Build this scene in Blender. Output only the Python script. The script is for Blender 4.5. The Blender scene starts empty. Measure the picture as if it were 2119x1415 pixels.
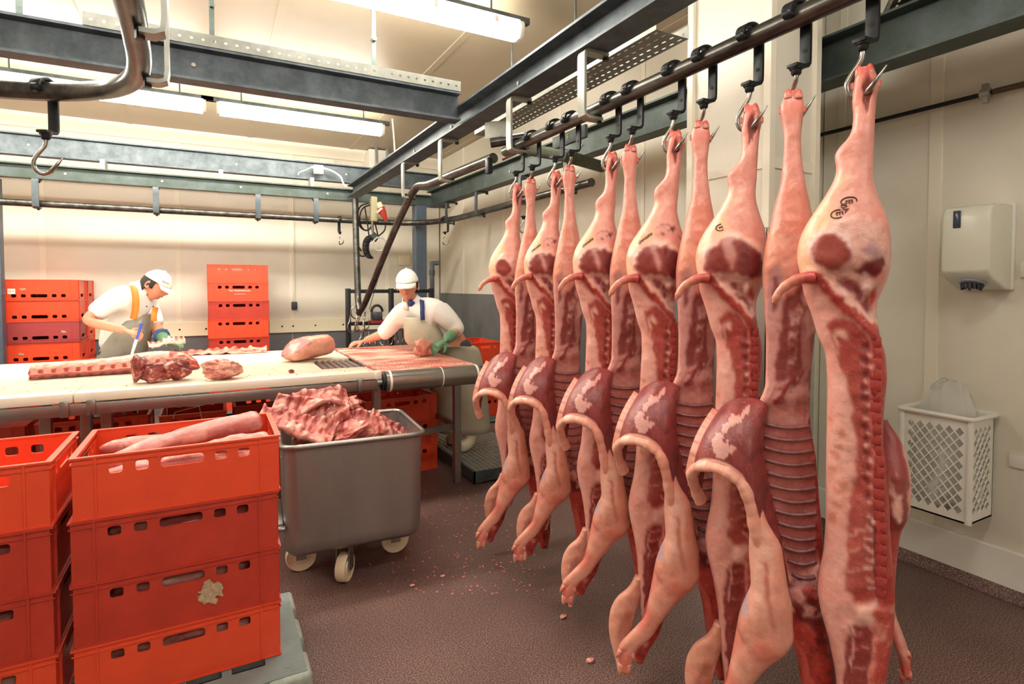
import bpy, bmesh, math, random
import numpy as np
from mathutils import Vector, Matrix, geometry
R = math.radians
sc = bpy.context.scene
COL = sc.collection
# ------------------------------------------------------------------ camera
CAM_H = 1.45; FPX = 1157.0; W, H = 2119, 1415
YAW = R(28.2); TILT = R(1.9); HOR = 593.0
PY0 = HOR + FPX * math.tan(TILT)          # image row of the optical axis
cam = bpy.data.cameras.new('camera'); camo = bpy.data.objects.new('camera', cam); COL.objects.link(camo)
camo.location = (0, 0, CAM_H); camo.rotation_euler = (R(90) - TILT, 0, -YAW)
cam.sensor_width = 36; cam.lens = 36 * FPX / W; cam.shift_y = -(H / 2 - PY0) / W; cam.clip_start = 0.02
sc.camera = camo
# ------------------------------------------------------------------ world + exposure
wd = bpy.data.worlds.new('world'); sc.world = wd; wd.use_nodes = True
wd.node_tree.nodes['Background'].inputs[0].default_value = (1, .95, .88, 1)
wd.node_tree.nodes['Background'].inputs[1].default_value = .05
LAMP = 34.0
vs = sc.view_settings
vs.view_transform = 'Standard'; vs.look = 'None'; vs.gamma = 1; vs.use_curve_mapping = False
vs.exposure = 0.45
# ------------------------------------------------------------------ helpers
CF = Vector((math.sin(YAW), math.cos(YAW), 0)); CR = Vector((math.cos(YAW), -math.sin(YAW), 0)); CU = Vector((0, 0, 1))
CFT = CF * math.cos(TILT) - CU * math.sin(TILT); CUT = CU * math.cos(TILT) + CF * math.sin(TILT)
def ray(px, py): return CFT + CR * ((px - W / 2) / FPX) - CUT * ((py - PY0) / FPX)
def at(px, py, z=None, X=None, Y=None):
    d = ray(px, py)
    t = (z - CAM_H) / d.z if z is not None else (X / d.x if X is not None else Y / d.y)
    return Vector((0, 0, CAM_H)) + d * t
def lin(c): return tuple(((v / 12.92) if v <= .04045 else ((v + .055) / 1.055) ** 2.4) for v in [x / 255 for x in c])
def mat(name, col, rough=.5, metal=0, noise=0, scale=20, bump=0, bscale=60, col2=None, sss=0, spec=.5, stretch=None, trans=0, alpha=1, coat=0):
    m = bpy.data.materials.new(name); m.use_nodes = True; nt = m.node_tree; b = nt.nodes['Principled BSDF']
    c = lin(col) + (1,)
    b.inputs['Base Color'].default_value = c; b.inputs['Roughness'].default_value = rough; b.inputs['Metallic'].default_value = metal
    b.inputs['Specular IOR Level'].default_value = spec
    if sss: b.inputs['Subsurface Weight'].default_value = sss; b.inputs['Subsurface Radius'].default_value = (.012, .005, .003); b.inputs['Subsurface Scale'].default_value = 1
    if trans: b.inputs['Transmission Weight'].default_value = trans
    if alpha < 1: b.inputs['Alpha'].default_value = alpha
    if coat: b.inputs['Coat Weight'].default_value = coat; b.inputs['Coat Roughness'].default_value = .2
    if noise or bump:
        tc = nt.nodes.new('ShaderNodeTexCoord'); mp = nt.nodes.new('ShaderNodeMapping'); nt.links.new(tc.outputs['Object'], mp.inputs[0])
        if stretch: mp.inputs['Scale'].default_value = stretch
    if noise:
        n = nt.nodes.new('ShaderNodeTexNoise'); n.inputs['Scale'].default_value = scale; n.inputs['Detail'].default_value = 5; n.inputs['Roughness'].default_value = .65
        nt.links.new(mp.outputs[0], n.inputs['Vector'])
        rp = nt.nodes.new('ShaderNodeValToRGB'); rp.color_ramp.elements[0].position = .32; rp.color_ramp.elements[1].position = .7
        k = lin(col2) if col2 else tuple(v * (1 - noise) for v in c[:3])
        rp.color_ramp.elements[0].color = k + (1,) ; rp.color_ramp.elements[1].color = c
        nt.links.new(n.outputs[0], rp.inputs[0]); nt.links.new(rp.outputs[0], b.inputs['Base Color'])
    if bump:
        n2 = nt.nodes.new('ShaderNodeTexNoise'); n2.inputs['Scale'].default_value = bscale; n2.inputs['Detail'].default_value = 4
        nt.links.new(mp.outputs[0], n2.inputs['Vector'])
        bp = nt.nodes.new('ShaderNodeBump'); bp.inputs['Strength'].default_value = bump; bp.inputs['Distance'].default_value = .01
        nt.links.new(n2.outputs[0], bp.inputs['Height']); nt.links.new(bp.outputs[0], b.inputs['Normal'])
    return m
def emit(name, col, s):
    m = bpy.data.materials.new(name); m.use_nodes = True; b = m.node_tree.nodes['Principled BSDF']
    b.inputs['Base Color'].default_value = (.8, .8, .8, 1); b.inputs['Emission Color'].default_value = lin(col) + (1,); b.inputs['Emission Strength'].default_value = s
    return m
def tag(o, label=None, cat=None, group=None, kind=None):
    if label: o['label'] = label
    if cat: o['category'] = cat
    if group: o['group'] = group
    if kind: o['kind'] = kind
    return o
def thing(name, label, cat, loc=(0, 0, 0), rz=0, group=None):
    o = bpy.data.objects.new(name, None); COL.objects.link(o); o.empty_display_size = .1
    o.location = loc; o.rotation_euler = (0, 0, rz)
    return tag(o, label, cat, group)
def copy_tree(o, parent=None):
    c = o.copy(); COL.objects.link(c); c.parent = parent
    for ch in list(o.children): copy_tree(ch, c)
    return c
def frame_of(t):
    t = t.normalized(); a = Vector((0, 0, 1)) if abs(t.z) < .95 else Vector((0, 1, 0))
    s = t.cross(a).normalized(); return s, s.cross(t).normalized()
class MB:
    def __init__(s): s.v = []; s.f = []
    def add(s, vs, fs):
        b = len(s.v); s.v += [tuple(x) for x in vs]; s.f += [tuple(i + b for i in q) for q in fs]; return s
    def box(s, lo, hi, rz=0, piv=None):
        x0, y0, z0 = lo; x1, y1, z1 = hi
        v = [Vector(p) for p in ((x0,y0,z0),(x1,y0,z0),(x1,y1,z0),(x0,y1,z0),(x0,y0,z1),(x1,y0,z1),(x1,y1,z1),(x0,y1,z1))]
        if rz:
            c = Vector(piv) if piv else Vector(((x0+x1)/2, (y0+y1)/2, 0)); m = Matrix.Rotation(rz, 3, 'Z'); v = [m @ (p - c) + c for p in v]
        return s.add(v, [(0,3,2,1),(4,5,6,7),(0,1,5,4),(1,2,6,5),(2,3,7,6),(3,0,4,7)])
    def bar(s, p0, p1, w, h, up=None):
        p0, p1 = Vector(p0), Vector(p1); t = (p1 - p0).normalized()
        if up is None: a, b = frame_of(t)
        else: a = t.cross(Vector(up)).normalized(); b = a.cross(t).normalized()
        v = []
        for p in (p0, p1):
            for i, j in ((-1,-1),(1,-1),(1,1),(-1,1)): v.append(p + a * (i * w / 2) + b * (j * h / 2))
        return s.add(v, [(3,2,1,0),(4,5,6,7),(0,1,5,4),(1,2,6,5),(2,3,7,6),(3,0,4,7)])
    def prism(s, poly, p0, p1, ux, uy):
        p0, p1, ux, uy = Vector(p0), Vector(p1), Vector(ux), Vector(uy); n = len(poly)
        v = [p0 + ux * a + uy * b for a, b in poly] + [p1 + ux * a + uy * b for a, b in poly]
        return s.add(v, [tuple(range(n))[::-1], tuple(range(n, 2 * n))] + [(i, (i+1) % n, n + (i+1) % n, n + i) for i in range(n)])
    def cyl(s, p0, p1, r0, r1=None, n=16, caps=True): return s.tube([p0, p1], [r0, r0 if r1 is None else r1], n, caps)
    def tube(s, pts, r, n=10, caps=True, closed=False, flat=1.0):
        P = [Vector(p) for p in pts]; m = len(P); rr = list(r) if hasattr(r, '__len__') else [r] * m
        T = []
        for i in range(m):
            a = P[i-1] if (i or closed) else P[i]; b = P[(i+1) % m] if (i < m-1 or closed) else P[i]
            T.append((b - a).normalized())
        u, w = frame_of(T[0]); v = []
        for i in range(m):
            if i:
                q = T[i-1].rotation_difference(T[i]); u = q @ u
                u = (u - T[i] * u.dot(T[i])).normalized()
            w = T[i].cross(u)
            for k in range(n):
                a = 2 * math.pi * k / n; v.append(P[i] + (u * math.cos(a) + w * math.sin(a) * flat) * rr[i])
        f = []
        for i in range(m if closed else m - 1):
            j = (i + 1) % m
            for k in range(n): f.append((i*n+k, i*n+(k+1) % n, j*n+(k+1) % n, j*n+k))
        if caps and not closed: f += [tuple(range(n))[::-1], tuple(range((m-1)*n, m*n))]
        return s.add(v, f)
    def strip(s, pts, w, t, wd):          # flat bar along a path; wd = direction of its width, t = thickness
        P = [Vector(p) for p in pts]; wd = Vector(wd).normalized(); m = len(P); v = []
        for i in range(m):
            tt = (P[min(i+1, m-1)] - P[max(i-1, 0)]).normalized(); nn = tt.cross(wd).normalized()
            for a, b in ((-1,-1),(1,-1),(1,1),(-1,1)): v.append(P[i] + wd * (a * w / 2) + nn * (b * t / 2))
        f = [(3,2,1,0), tuple(range((m-1)*4, m*4))]
        for i in range(m - 1):
            for k in range(4): f.append((i*4+k, i*4+(k+1) % 4, (i+1)*4+(k+1) % 4, (i+1)*4+k))
        return s.add(v, f)
    def lathe(s, prof, c, n=24, axis=(0, 0, 1)):
        c = Vector(c); ax = Vector(axis).normalized(); u, w = frame_of(ax); v = []
        for r, h in prof:
            for k in range(n):
                a = 2 * math.pi * k / n; v.append(c + ax * h + (u * math.cos(a) + w * math.sin(a)) * max(r, 1e-4))
        f = []
        for i in range(len(prof) - 1):
            for k in range(n): f.append((i*n+k, i*n+(k+1) % n, (i+1)*n+(k+1) % n, (i+1)*n+k))
        f += [tuple(range(n))[::-1], tuple(range((len(prof)-1)*n, len(prof)*n))]
        return s.add(v, f)
    def plate(s, outer, holes, o, ux, uy, th):   # flat plate with real holes; th along ux x uy
        o, ux, uy = Vector(o), Vector(ux), Vector(uy); nn = ux.cross(uy).normalized()
        pts = []; edges = []; loops = [outer] + holes
        for lp in loops:
            b = len(pts); pts += [Vector(p) for p in lp]; edges += [(b + i, b + (i + 1) % len(lp)) for i in range(len(lp))]
        r = geometry.delaunay_2d_cdt(pts, edges, [], 1, 1e-6)
        vo, fo = r[0], r[2]; hb = [(min(p[0] for p in h), max(p[0] for p in h), min(p[1] for p in h), max(p[1] for p in h), h) for h in holes]
        def inh(c):
            for x0, x1, y0, y1, h in hb:
                if x0 < c[0] < x1 and y0 < c[1] < y1 and inpoly(c, h): return True
            return False
        keep = []
        for q in fo:
            c = (sum(vo[i][0] for i in q) / len(q), sum(vo[i][1] for i in q) / len(q))
            if not inh(c): keep.append(tuple(q))
        n = len(vo); v = [o + ux * p[0] + uy * p[1] + nn * th for p in vo] + [o + ux * p[0] + uy * p[1] for p in vo]
        f = keep + [tuple(i + n for i in q[::-1]) for q in keep]; cnt = {}
        for q in keep:
            for i in range(len(q)): cnt[(q[i], q[(i+1) % len(q)])] = 1
        for a, b in cnt:
            if (b, a) not in cnt: f.append((b, a, a + n, b + n))
        return s.add(v, f)
    def mesh(s, name, m=None, off=None, smooth=40, bevel=0, seg=2):
        me = bpy.data.meshes.new(name); v = s.v if off is None else [(x-off[0], y-off[1], z-off[2]) for x, y, z in s.v]
        me.from_pydata(v, [], s.f)
        bm = bmesh.new(); bm.from_mesh(me)
        bmesh.ops.recalc_face_normals(bm, faces=bm.faces)
        if bevel: bmesh.ops.bevel(bm, geom=[e for e in bm.edges if len(e.link_faces) == 2 and e.calc_face_angle(0) > .6], offset=bevel, segments=seg, affect='EDGES', profile=.5, clamp_overlap=True)
        bm.to_mesh(me); bm.free()
        if smooth: me.shade_smooth(); me.set_sharp_from_angle(angle=R(smooth))
        if m: me.materials.append(m)
        return me
    def build(s, name, m=None, parent=None, smooth=40, bevel=0, seg=2, local=False, off=None):
        if off is None: off = parent.location if (parent and not local) else None
        if off is None and not parent and not local and s.v:
            a = np.array(s.v); off = ((a[:,0].min()+a[:,0].max())/2, (a[:,1].min()+a[:,1].max())/2, a[:,2].min())
            o = bpy.data.objects.new(name, s.mesh(name, m, off, smooth, bevel, seg)); o.location = off
        else: o = bpy.data.objects.new(name, s.mesh(name, m, off, smooth, bevel, seg))
        COL.objects.link(o)
        if parent:
            o.parent = parent
            if not local and parent.parent: pass
        return o
def inpoly(p, poly):
    x, y = p; c = False; j = len(poly) - 1
    for i in range(len(poly)):
        xi, yi = poly[i][0], poly[i][1]; xj, yj = poly[j][0], poly[j][1]
        if (yi > y) != (yj > y) and x < (xj - xi) * (y - yi) / (yj - yi) + xi: c = not c
        j = i
    return c
def rrect(cx, cy, w, h, r, n=3):
    out = []
    for sx, sy, a0 in ((1,1,0),(-1,1,90),(-1,-1,180),(1,-1,270)):
        for k in range(n + 1):
            a = R(a0 + 90 * k / n); out.append((cx + sx * (w/2 - r) + r * math.cos(a), cy + sy * (h/2 - r) + r * math.sin(a)))
    return out
def rect(x0, x1, y0, y1): return [(x0,y0),(x1,y0),(x1,y1),(x0,y1)]
def smoothpath(pts, k=6):
    P = [Vector(p) for p in pts]; out = []
    for i in range(len(P) - 1):
        a, b, c, d = P[max(i-1,0)], P[i], P[i+1], P[min(i+2, len(P)-1)]
        for j in range(k):
            t = j / k; out.append(.5 * ((2*b) + (c-a)*t + (2*a-5*b+4*c-d)*t*t + (3*b-a-3*c+d)*t*t*t))
    return out + [P[-1]]
def text_mesh(s, size, ext=.0006, bold=0):
    cu = bpy.data.curves.new('lettering', 'FONT'); cu.body = s; cu.size = size; cu.extrude = ext; cu.offset = bold; cu.align_x = 'CENTER'; cu.align_y = 'CENTER'
    o = bpy.data.objects.new('tmp', cu); COL.objects.link(o); dg = bpy.context.evaluated_depsgraph_get()
    me = bpy.data.meshes.new_from_object(o.evaluated_get(dg)); bpy.data.objects.remove(o); return me
def struct(o): o['kind'] = 'structure'; return o
random.seed(4)
# ------------------------------------------------------------------ materials
M = {}
M['wall'] = mat('wall_panel', (230, 225, 210), .38, noise=.06, scale=3, bump=.12, bscale=240)
M['seam'] = mat('panel_joint', (236, 230, 212), .4)
M['ceil'] = mat('ceiling_panel', (186, 172, 146), .42, noise=.08, scale=2, bump=.05, bscale=90)
M['floor'] = None
M['galv'] = mat('galvanised_steel', (98, 106, 112), .5, .5, noise=.4, scale=9, col2=(62, 72, 78), bump=.05, bscale=40)
M['galv_d'] = mat('dull_galvanised', (84, 94, 96), .5, .5, noise=.5, scale=7, col2=(58, 70, 60), bump=.08)
M['galv_l'] = mat('pale_galvanised', (176, 178, 168), .45, .5, noise=.25, scale=12)
M['tray'] = mat('tray_steel', (138, 140, 132), .5, .5, noise=.3, scale=14)
M['pipe'] = mat('worn_pipe', (112, 110, 106), .3, .75, noise=.5, scale=16, col2=(54, 54, 52), stretch=(1, .35, 1))
M['black'] = mat('black_iron', (34, 38, 42), .45, .4, noise=.4, scale=40, bump=.1)
M['steel'] = mat('stainless', (150, 146, 142), .32, .85, noise=.15, scale=6, stretch=(1, 1, .2))
M['steel_d'] = mat('brushed_bin_steel', (152, 146, 142), .42, .7, noise=.2, scale=5, stretch=(1, 1, .25))
M['chrome'] = mat('hook_steel', (176, 172, 164), .22, .95, noise=.3, scale=50)
M['clad'] = mat('stainless_cladding', (190, 192, 190), .25, .85)
M['grey'] = mat('grey_wainscot', (110, 114, 118), .42, .1, noise=.15, scale=8, bump=.03)
M['bumper'] = mat('cream_bumper', (232, 226, 196), .45)
M['white'] = mat('white_plastic', (236, 234, 226), .38)
M['disp'] = mat('dispenser_plastic', (226, 228, 212), .25, coat=.3)
M['bin'] = mat('basket_plastic', (232, 230, 220), .4)
M['dark'] = mat('hole_black', (18, 18, 20), .7)
M['rubber'] = mat('black_rubber', (22, 24, 30), .5)
M['red'] = mat('red_crate', (232, 78, 44), .36, noise=.12, scale=8)
M['red2'] = mat('red_crate_dark', (194, 58, 40), .42, noise=.22, scale=10)  # deeper red with stronger mottling
M['red3'] = mat('red_crate_faded', (168, 64, 66), .5, noise=.15, scale=10)
M['pallet'] = mat('grey_green_pallet', (128, 142, 140), .5, noise=.2, scale=20)
M['pallet_b'] = mat('worn_pallet_block', (170, 178, 166), .4, noise=.3, scale=40)
M['board'] = mat('white_cutting_board', (244, 236, 216), .4, noise=.07, scale=14)
M['caster'] = mat('cream_nylon', (226, 214, 180), .5)
M['lamp'] = emit('lit_diffuser', (255, 248, 235), LAMP*1.35); M['lamp_b'] = emit('lit_diffuser_back', (255, 247, 230), LAMP*1.35); M['lamp_f'] = emit('lit_diffuser_front', (255, 249, 240), LAMP*.78)  # emission per row set for light balance, front rows weakest
M['lamp_cap'] = mat('lamp_cap', (240, 238, 226), .4)
M['blue'] = mat('blue_grey_post', (86, 100, 116), .45, .2, noise=.2, scale=10)
M['cable'] = mat('white_cable', (232, 226, 208), .5)
# ------------------------------------------------------------------ floor (resin with grit)
def floor_mat():
    m = bpy.data.materials.new('resin_floor'); m.use_nodes = True; nt = m.node_tree; b = nt.nodes['Principled BSDF']
    tc = nt.nodes.new('ShaderNodeTexCoord')
    def noise(s, d=3):
        n = nt.nodes.new('ShaderNodeTexNoise'); n.inputs['Scale'].default_value = s; n.inputs['Detail'].default_value = d; nt.links.new(tc.outputs['Object'], n.inputs['Vector']); return n
    n1 = noise(210, 3); n2 = noise(1.3, 4)
    r1 = nt.nodes.new('ShaderNodeValToRGB'); e = r1.color_ramp.elements
    e[0].position = .36; e[0].color = lin((56, 38, 36)) + (1,); e[1].position = .68; e[1].color = lin((186, 156, 146)) + (1,)
    x = e.new(.52); x.color = lin((116, 86, 80)) + (1,)
    nt.links.new(n1.outputs[0], r1.inputs[0])
    mx = nt.nodes.new('ShaderNodeMix'); mx.data_type = 'RGBA'; mx.blend_type = 'MULTIPLY'; mx.inputs[0].default_value = 1
    r2 = nt.nodes.new('ShaderNodeValToRGB'); r2.color_ramp.elements[0].position = .3; r2.color_ramp.elements[0].color = (.62, .6, .6, 1); r2.color_ramp.elements[1].position = .7; r2.color_ramp.elements[1].color = (1, 1, 1, 1)
    nt.links.new(n2.outputs[0], r2.inputs[0]); nt.links.new(r1.outputs[0], mx.inputs[6]); nt.links.new(r2.outputs[0], mx.inputs[7]); nt.links.new(mx.outputs[2], b.inputs['Base Color'])
    b.inputs['Roughness'].default_value = .48
    bp = nt.nodes.new('ShaderNodeBump'); bp.inputs['Strength'].default_value = .35; bp.inputs['Distance'].default_value = .002
    nt.links.new(n1.outputs[0], bp.inputs['Height']); nt.links.new(bp.outputs[0], b.inputs['Normal'])
    return m
M['floor'] = floor_mat()
XL, XR, XRF, YB, YF, ZC, YJ = -4.4, 3.27, 2.9, 7.6, -3.4, 3.25, 2.12
struct(MB().box((XL-.1, YF-.1, -.1), (XR+.2, YB+.2, 0)).build('floor', M['floor'], smooth=0))
def panels(par, spans, make, m):
    for a, b in spans: make(a, b).build('wall_panel', m, par, smooth=0, bevel=.004)
# back wall: insulated panels with joint strips
wb = struct(MB().box((XL, YB+.05, 0), (XRF+.1, YB+.15, ZC)).build('wall_back', M['wall'], smooth=0))
jx = [-4.4, -4.054, -2.817, -1.58, -.343, .894, 2.131, 2.9]
panels(wb, [(jx[i]+.012, jx[i+1]-.012) for i in range(7)], lambda a, b: MB().box((a, YB, 0), (b, YB+.06, ZC)), M['wall'])
for x in jx[1:-1]: MB().box((x-.03, YB-.006, 0), (x+.03, YB+.03, ZC)).build('joint_strip', M['seam'], wb, smooth=0, bevel=.003)
for i in range(6): MB().box((jx[i]+.004 if i else XL, YB-.02, .0), (jx[i+1]-.004, YB-.001, .868)).build('wainscot_panel', M['grey'], wb, smooth=0, bevel=.002)
MB().box((jx[6]+.004, YB-.02, 0), (XRF-.02, YB-.001, .868)).build('wainscot_panel', M['grey'], wb, smooth=0, bevel=.002)
xs = [XL, -3.4, -1.95, -.62, .62, 1.86, 2.88]
for i in range(6):
    bb = MB().box((xs[i]+.003, YB-.045, .868), (xs[i+1]-.003, YB-.002, 1.035)).build('bumper_board', M['bumper'], wb, smooth=0, bevel=.006)
    for dx in (.15, .28, .55, .9):
        x = xs[i] + dx; MB().cyl((x, YB-.049, .95), (x, YB-.044, .95), .011, n=10).build('screw_head', M['black'], wb)
# right walls
wr = struct(MB().box((XRF+.05, YJ, 0), (XRF+.15, YB+.15, ZC)).build('wall_right_far', M['wall'], smooth=0))
jy = [YJ+.0, 3.3, 4.45, 5.6, 6.75, YB]
panels(wr, [(jy[i]+.008, jy[i+1]-.008) for i in range(5)], lambda a, b: MB().box((XRF, a, 0), (XRF+.06, b, ZC)), M['wall'])
for y in jy[1:-1]: MB().box((XRF-.006, y-.02, 0), (XRF+.03, y+.02, ZC)).build('joint_strip', M['seam'], wr, smooth=0, bevel=.003)
for i in range(5): MB().box((XRF-.018, jy[i]+.005, 0), (XRF-.001, jy[i+1]-.005, 1.36)).build('wainscot_panel', M['grey'], wr, smooth=0, bevel=.002)
wj = struct(MB().box((XRF, YJ, 0), (XR+.15, YJ+.1, ZC)).build('wall_jog', M['wall'], smooth=0))
wn = struct(MB().box((XR+.05, YF, 0), (XR+.15, YJ+.05, ZC)).build('wall_right', M['wall'], smooth=0))
jn = [YF, -2.1, -.9, .3, 1.514, YJ]
panels(wn, [(jn[i]+.006, jn[i+1]-.006) for i in range(5)], lambda a, b: MB().box((XR, a, 0), (XR+.06, b, ZC)), M['wall'])
for y in jn[1:-1]: MB().box((XR-.008, y-.03, 0), (XR+.03, y+.03, ZC)).build('joint_strip', M['seam'], wn, smooth=0, bevel=.003)
MB().box((XR-.01, 1.98, 0), (XR+.03, 2.02, ZC)).build('joint_strip', M['seam'], wn, smooth=0, bevel=.003)
struct(MB().box((XR-.03, YF, .018), (XR+.0, YJ, .224)).build('baseboard_right', M['white'], smooth=0, bevel=.006))
struct(MB().prism([(0, 0), (-.07, 0), (-.05, .012), (-.031, .05), (0, .05)], (XR-.002, YF, .002), (XR-.002, YJ-.01, .002), (1, 0, 0), (0, 0, 1)).build('trim_floor_cove', M['floor'], smooth=60))
struct(MB().box((XL-.1, YF, 0), (XL, YB+.1, ZC)).build('wall_left', M['wall'], smooth=0))
struct(MB().box((XL, YF-.1, 0), (XR+.1, YF, ZC)).build('wall_front', M['wall'], smooth=0))
# ceiling
ce = struct(MB().box((XL, YF, ZC+.05), (XR+.15, YB+.15, ZC+.15)).build('ceiling', M['ceil'], smooth=0))
cx = [XL, -3.17, -1.97, -.77, .43, 1.63, 2.83, XR+.14]
for i in range(7):
    MB().box((cx[i]+.004, YF, ZC), (cx[i+1]-.004, YB+.14, ZC+.06)).build('ceiling_panel', M['ceil'], ce, smooth=0, bevel=.004)
for x in cx[1:-1]: MB().box((x-.028, YF, ZC-.005), (x+.028, YB, ZC+.01)).build('joint_strip', M['ceil'], ce, smooth=0, bevel=.002)
cv = [(0, 0), (-.11, 0), (-.105, -.02), (-.07, -.05), (-.03, -.08), (-.02, -.13), (0, -.14)]
struct(MB().prism(cv, (XL, YB, ZC), (XRF, YB, ZC), (0, 1, 0), (0, 0, 1)).build('trim_back_cove', M['seam'], smooth=50))
# ------------------------------------------------------------------ lamps
def capsule_profile(w, h, n=8):
    return [(w/2*math.cos(a), -h*math.sin(a)) for a in [math.pi*k/n for k in range(n+1)]]
def lamp(x0, x1, y, label, z=3.0):
    t = thing('ceiling_light', label, 'lamp', ((x0+x1)/2, y, z), 0, 'long fluorescent ceiling lights')
    p = MB(); prof = [(.05, .03), (.062, .01), (.062, -.02), (.05, -.055), (.03, -.07), (-.03, -.07), (-.05, -.055), (-.062, -.02), (-.062, .01), (-.05, .03)]
    p.prism(prof, (x0+.03, y, z+.05), (x1-.03, y, z+.05), (0, 1, 0), (0, 0, 1))
    p.build('diffuser', M['lamp_b'] if y > 5 else (M['lamp_f'] if y < 2 else M['lamp']), t, smooth=60)
    tr = MB().prism([(-.044, 0), (.044, 0), (.044, .01), (-.044, .01)], (x0+.02, y, z+.08), (x1-.02, y, z+.08), (0, 1, 0), (0, 0, 1)); tr.build('tray', M['lamp_cap'], t, smooth=0)
    for x in (x0, x1-.03): MB().prism([(a*1.03, b*1.02) for a, b in prof], (x, y, z+.052), (x+.03, y, z+.052), (0, 1, 0), (0, 0, 1)).build('end_cap', M['lamp_cap'], t, bevel=.006)
    MB().box((x0-.12, y-.02, z+.088), (x1+.06, y+.02, z+.128)).build('mounting_rail', M['galv'], t, smooth=0, bevel=.003)
    for k in range(4):
        x = x0 + (x1-x0)*(.12+.25*k); MB().box((x-.012, y-.07, z+.03), (x+.012, y-.063, z+.07)).build('clip', M['lamp_cap'], t, bevel=.002)
        MB().box((x-.012, y+.063, z+.03), (x+.012, y+.07, z+.07)).build('clip', M['lamp_cap'], t, bevel=.002)
    for x in (x0+.2, x1-.2): MB().cyl((x, y, z+.126), (x, y, ZC), .006, n=8).build('hanger_rod', M['galv'], t)
lamp(.06, 1.56, 5.67, 'long lit fluorescent light near back wall, above the meat table')
lamp(-1.55, -.02, 5.67, 'long lit fluorescent light near back wall, behind the curved pipe rail')
lamp(.2, 1.72, 3.1, 'long lit fluorescent light on ceiling in front of the cross beam')
for yy, nm in ((3.1, 'beside the cross beam'), (.5, 'near the front of the room')):
    lamp(-1.55, -.05, yy, 'long fluorescent light on the left side of ceiling ' + nm)
    if yy != 3.1: lamp(.2, 1.72, yy, 'long fluorescent light in the middle of ceiling ' + nm)
lamp(-3.2, -1.72, 5.67, 'unseen long fluorescent light added to brighten the left back corner of the room')  # fixture added out of view to spread light evenly over the back wall
lamp(-3.2, -1.72, 3.1, 'unseen long fluorescent light added for evener light on the far left of the cross beam row')  # added, unseen: fills in light on the left side
lamp(.2, 1.72, -2.0, 'long fluorescent light at the very front of the room')
# ------------------------------------------------------------------ steel frame
def ibeam(p0, p1, w, h, tf=.012, tw=.008):
    p0, p1 = Vector(p0), Vector(p1); t = (p1-p0).normalized(); s = t.cross(Vector((0,0,1))).normalized()
    poly = [(-w/2,0),(w/2,0),(w/2,tf),(tw/2,tf+.004),(tw/2,h-tf-.004),(w/2,h-tf),(w/2,h),(-w/2,h),(-w/2,h-tf),(-tw/2,h-tf-.004),(-tw/2,tf+.004),(-w/2,tf)]
    return MB().prism(poly, p0, p1, s, (0,0,1))
def beam(name, label, p0, p1, w, h, m, bolts=()):
    t = thing(name, label, 'beam', tuple((Vector(p0)+Vector(p1))/2))
    ibeam(p0, p1, w, h).build('flanged_bar', m, t, smooth=0)
    for b in bolts:
        q = Vector(p0).lerp(Vector(p1), b); d = (Vector(p1)-Vector(p0)).normalized().cross(Vector((0,0,1))); 
        MB().cyl(q + Vector((0,0,h*.5)) - d*.012, q + Vector((0,0,h*.5)) + d*.012, .011, n=6).build('bolt', M['galv_l'], t)
    return t
XRAIL, ZR = 1.45, 2.2
beam('steel_beam', 'grey steel beam above the pipe rail with the pig halves', (1.45, -1.2, 2.44), (1.40, 6.35, 2.44), .13, .13, M['galv'], (.5, .62, .72, .84))
beam('steel_beam', 'wide grey steel cross beam under the perforated cable tray', (-2.2, 3.25, 2.47), (1.36, 3.25, 2.47), .1, .17, M['galv'], (.25, .6))
beam('steel_beam', 'upper grey steel beam along the back wall', (-3.2, 6.72, 2.66), (2.55, 6.72, 2.66), .1, .2, M['galv'], (.3, .6, .8))
lowb = beam('steel_beam', 'lower dark steel beam carrying the back pipe rail', (-3.2, 6.5, 2.42), (2.6, 6.5, 2.42), .1, .13, M['galv_d'], (.35, .48, .6, .75))
beam('steel_beam', 'greenish steel beam along right wall, carrying the short pipe rail', (2.47, 2.15, 2.40), (2.35, 6.44, 2.40), .12, .19, M['galv_d'], (.3, .55, .8))
beam('steel_beam', 'dark green grey steel beam between white column and front of room', (2.72, -1.5, 2.45), (2.72, 2.3, 2.45), .14, .22, M['galv_d'])
for x in (-1.9, -.9, .1, 1.0): MB().box((x-.02, 6.55, 2.55), (x+.02, 6.72, 2.66)).build('spacer_block', M['galv_l'], lowb, bevel=.003)
# ceiling hangers on the cross beam
for x, wl in ((-.75, 'beside the bending pipe rail'), (.02, 'on the middle of the cross beam'), (.86, 'beside the long lit ceiling light')):
    h = thing('ceiling_hanger', 'small rusty ceiling bracket ' + wl, 'bracket', (x, 3.33, 2.66), 0, 'hangers above the cross beam')
    MB().box((x-.012, 3.32, 2.66), (x+.012, 3.328, ZC-.0)).build('strap', M['galv_d'], h)
    MB().box((x-.03, 3.29, ZC-.012), (x+.03, 3.36, ZC)).build('foot_plate', M['galv_d'], h, bevel=.002)
    MB().cyl((x-.0, 3.30, 2.9), (x, 3.35, 2.9), .014, n=6).build('bolt', M['galv_d'], h)
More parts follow.
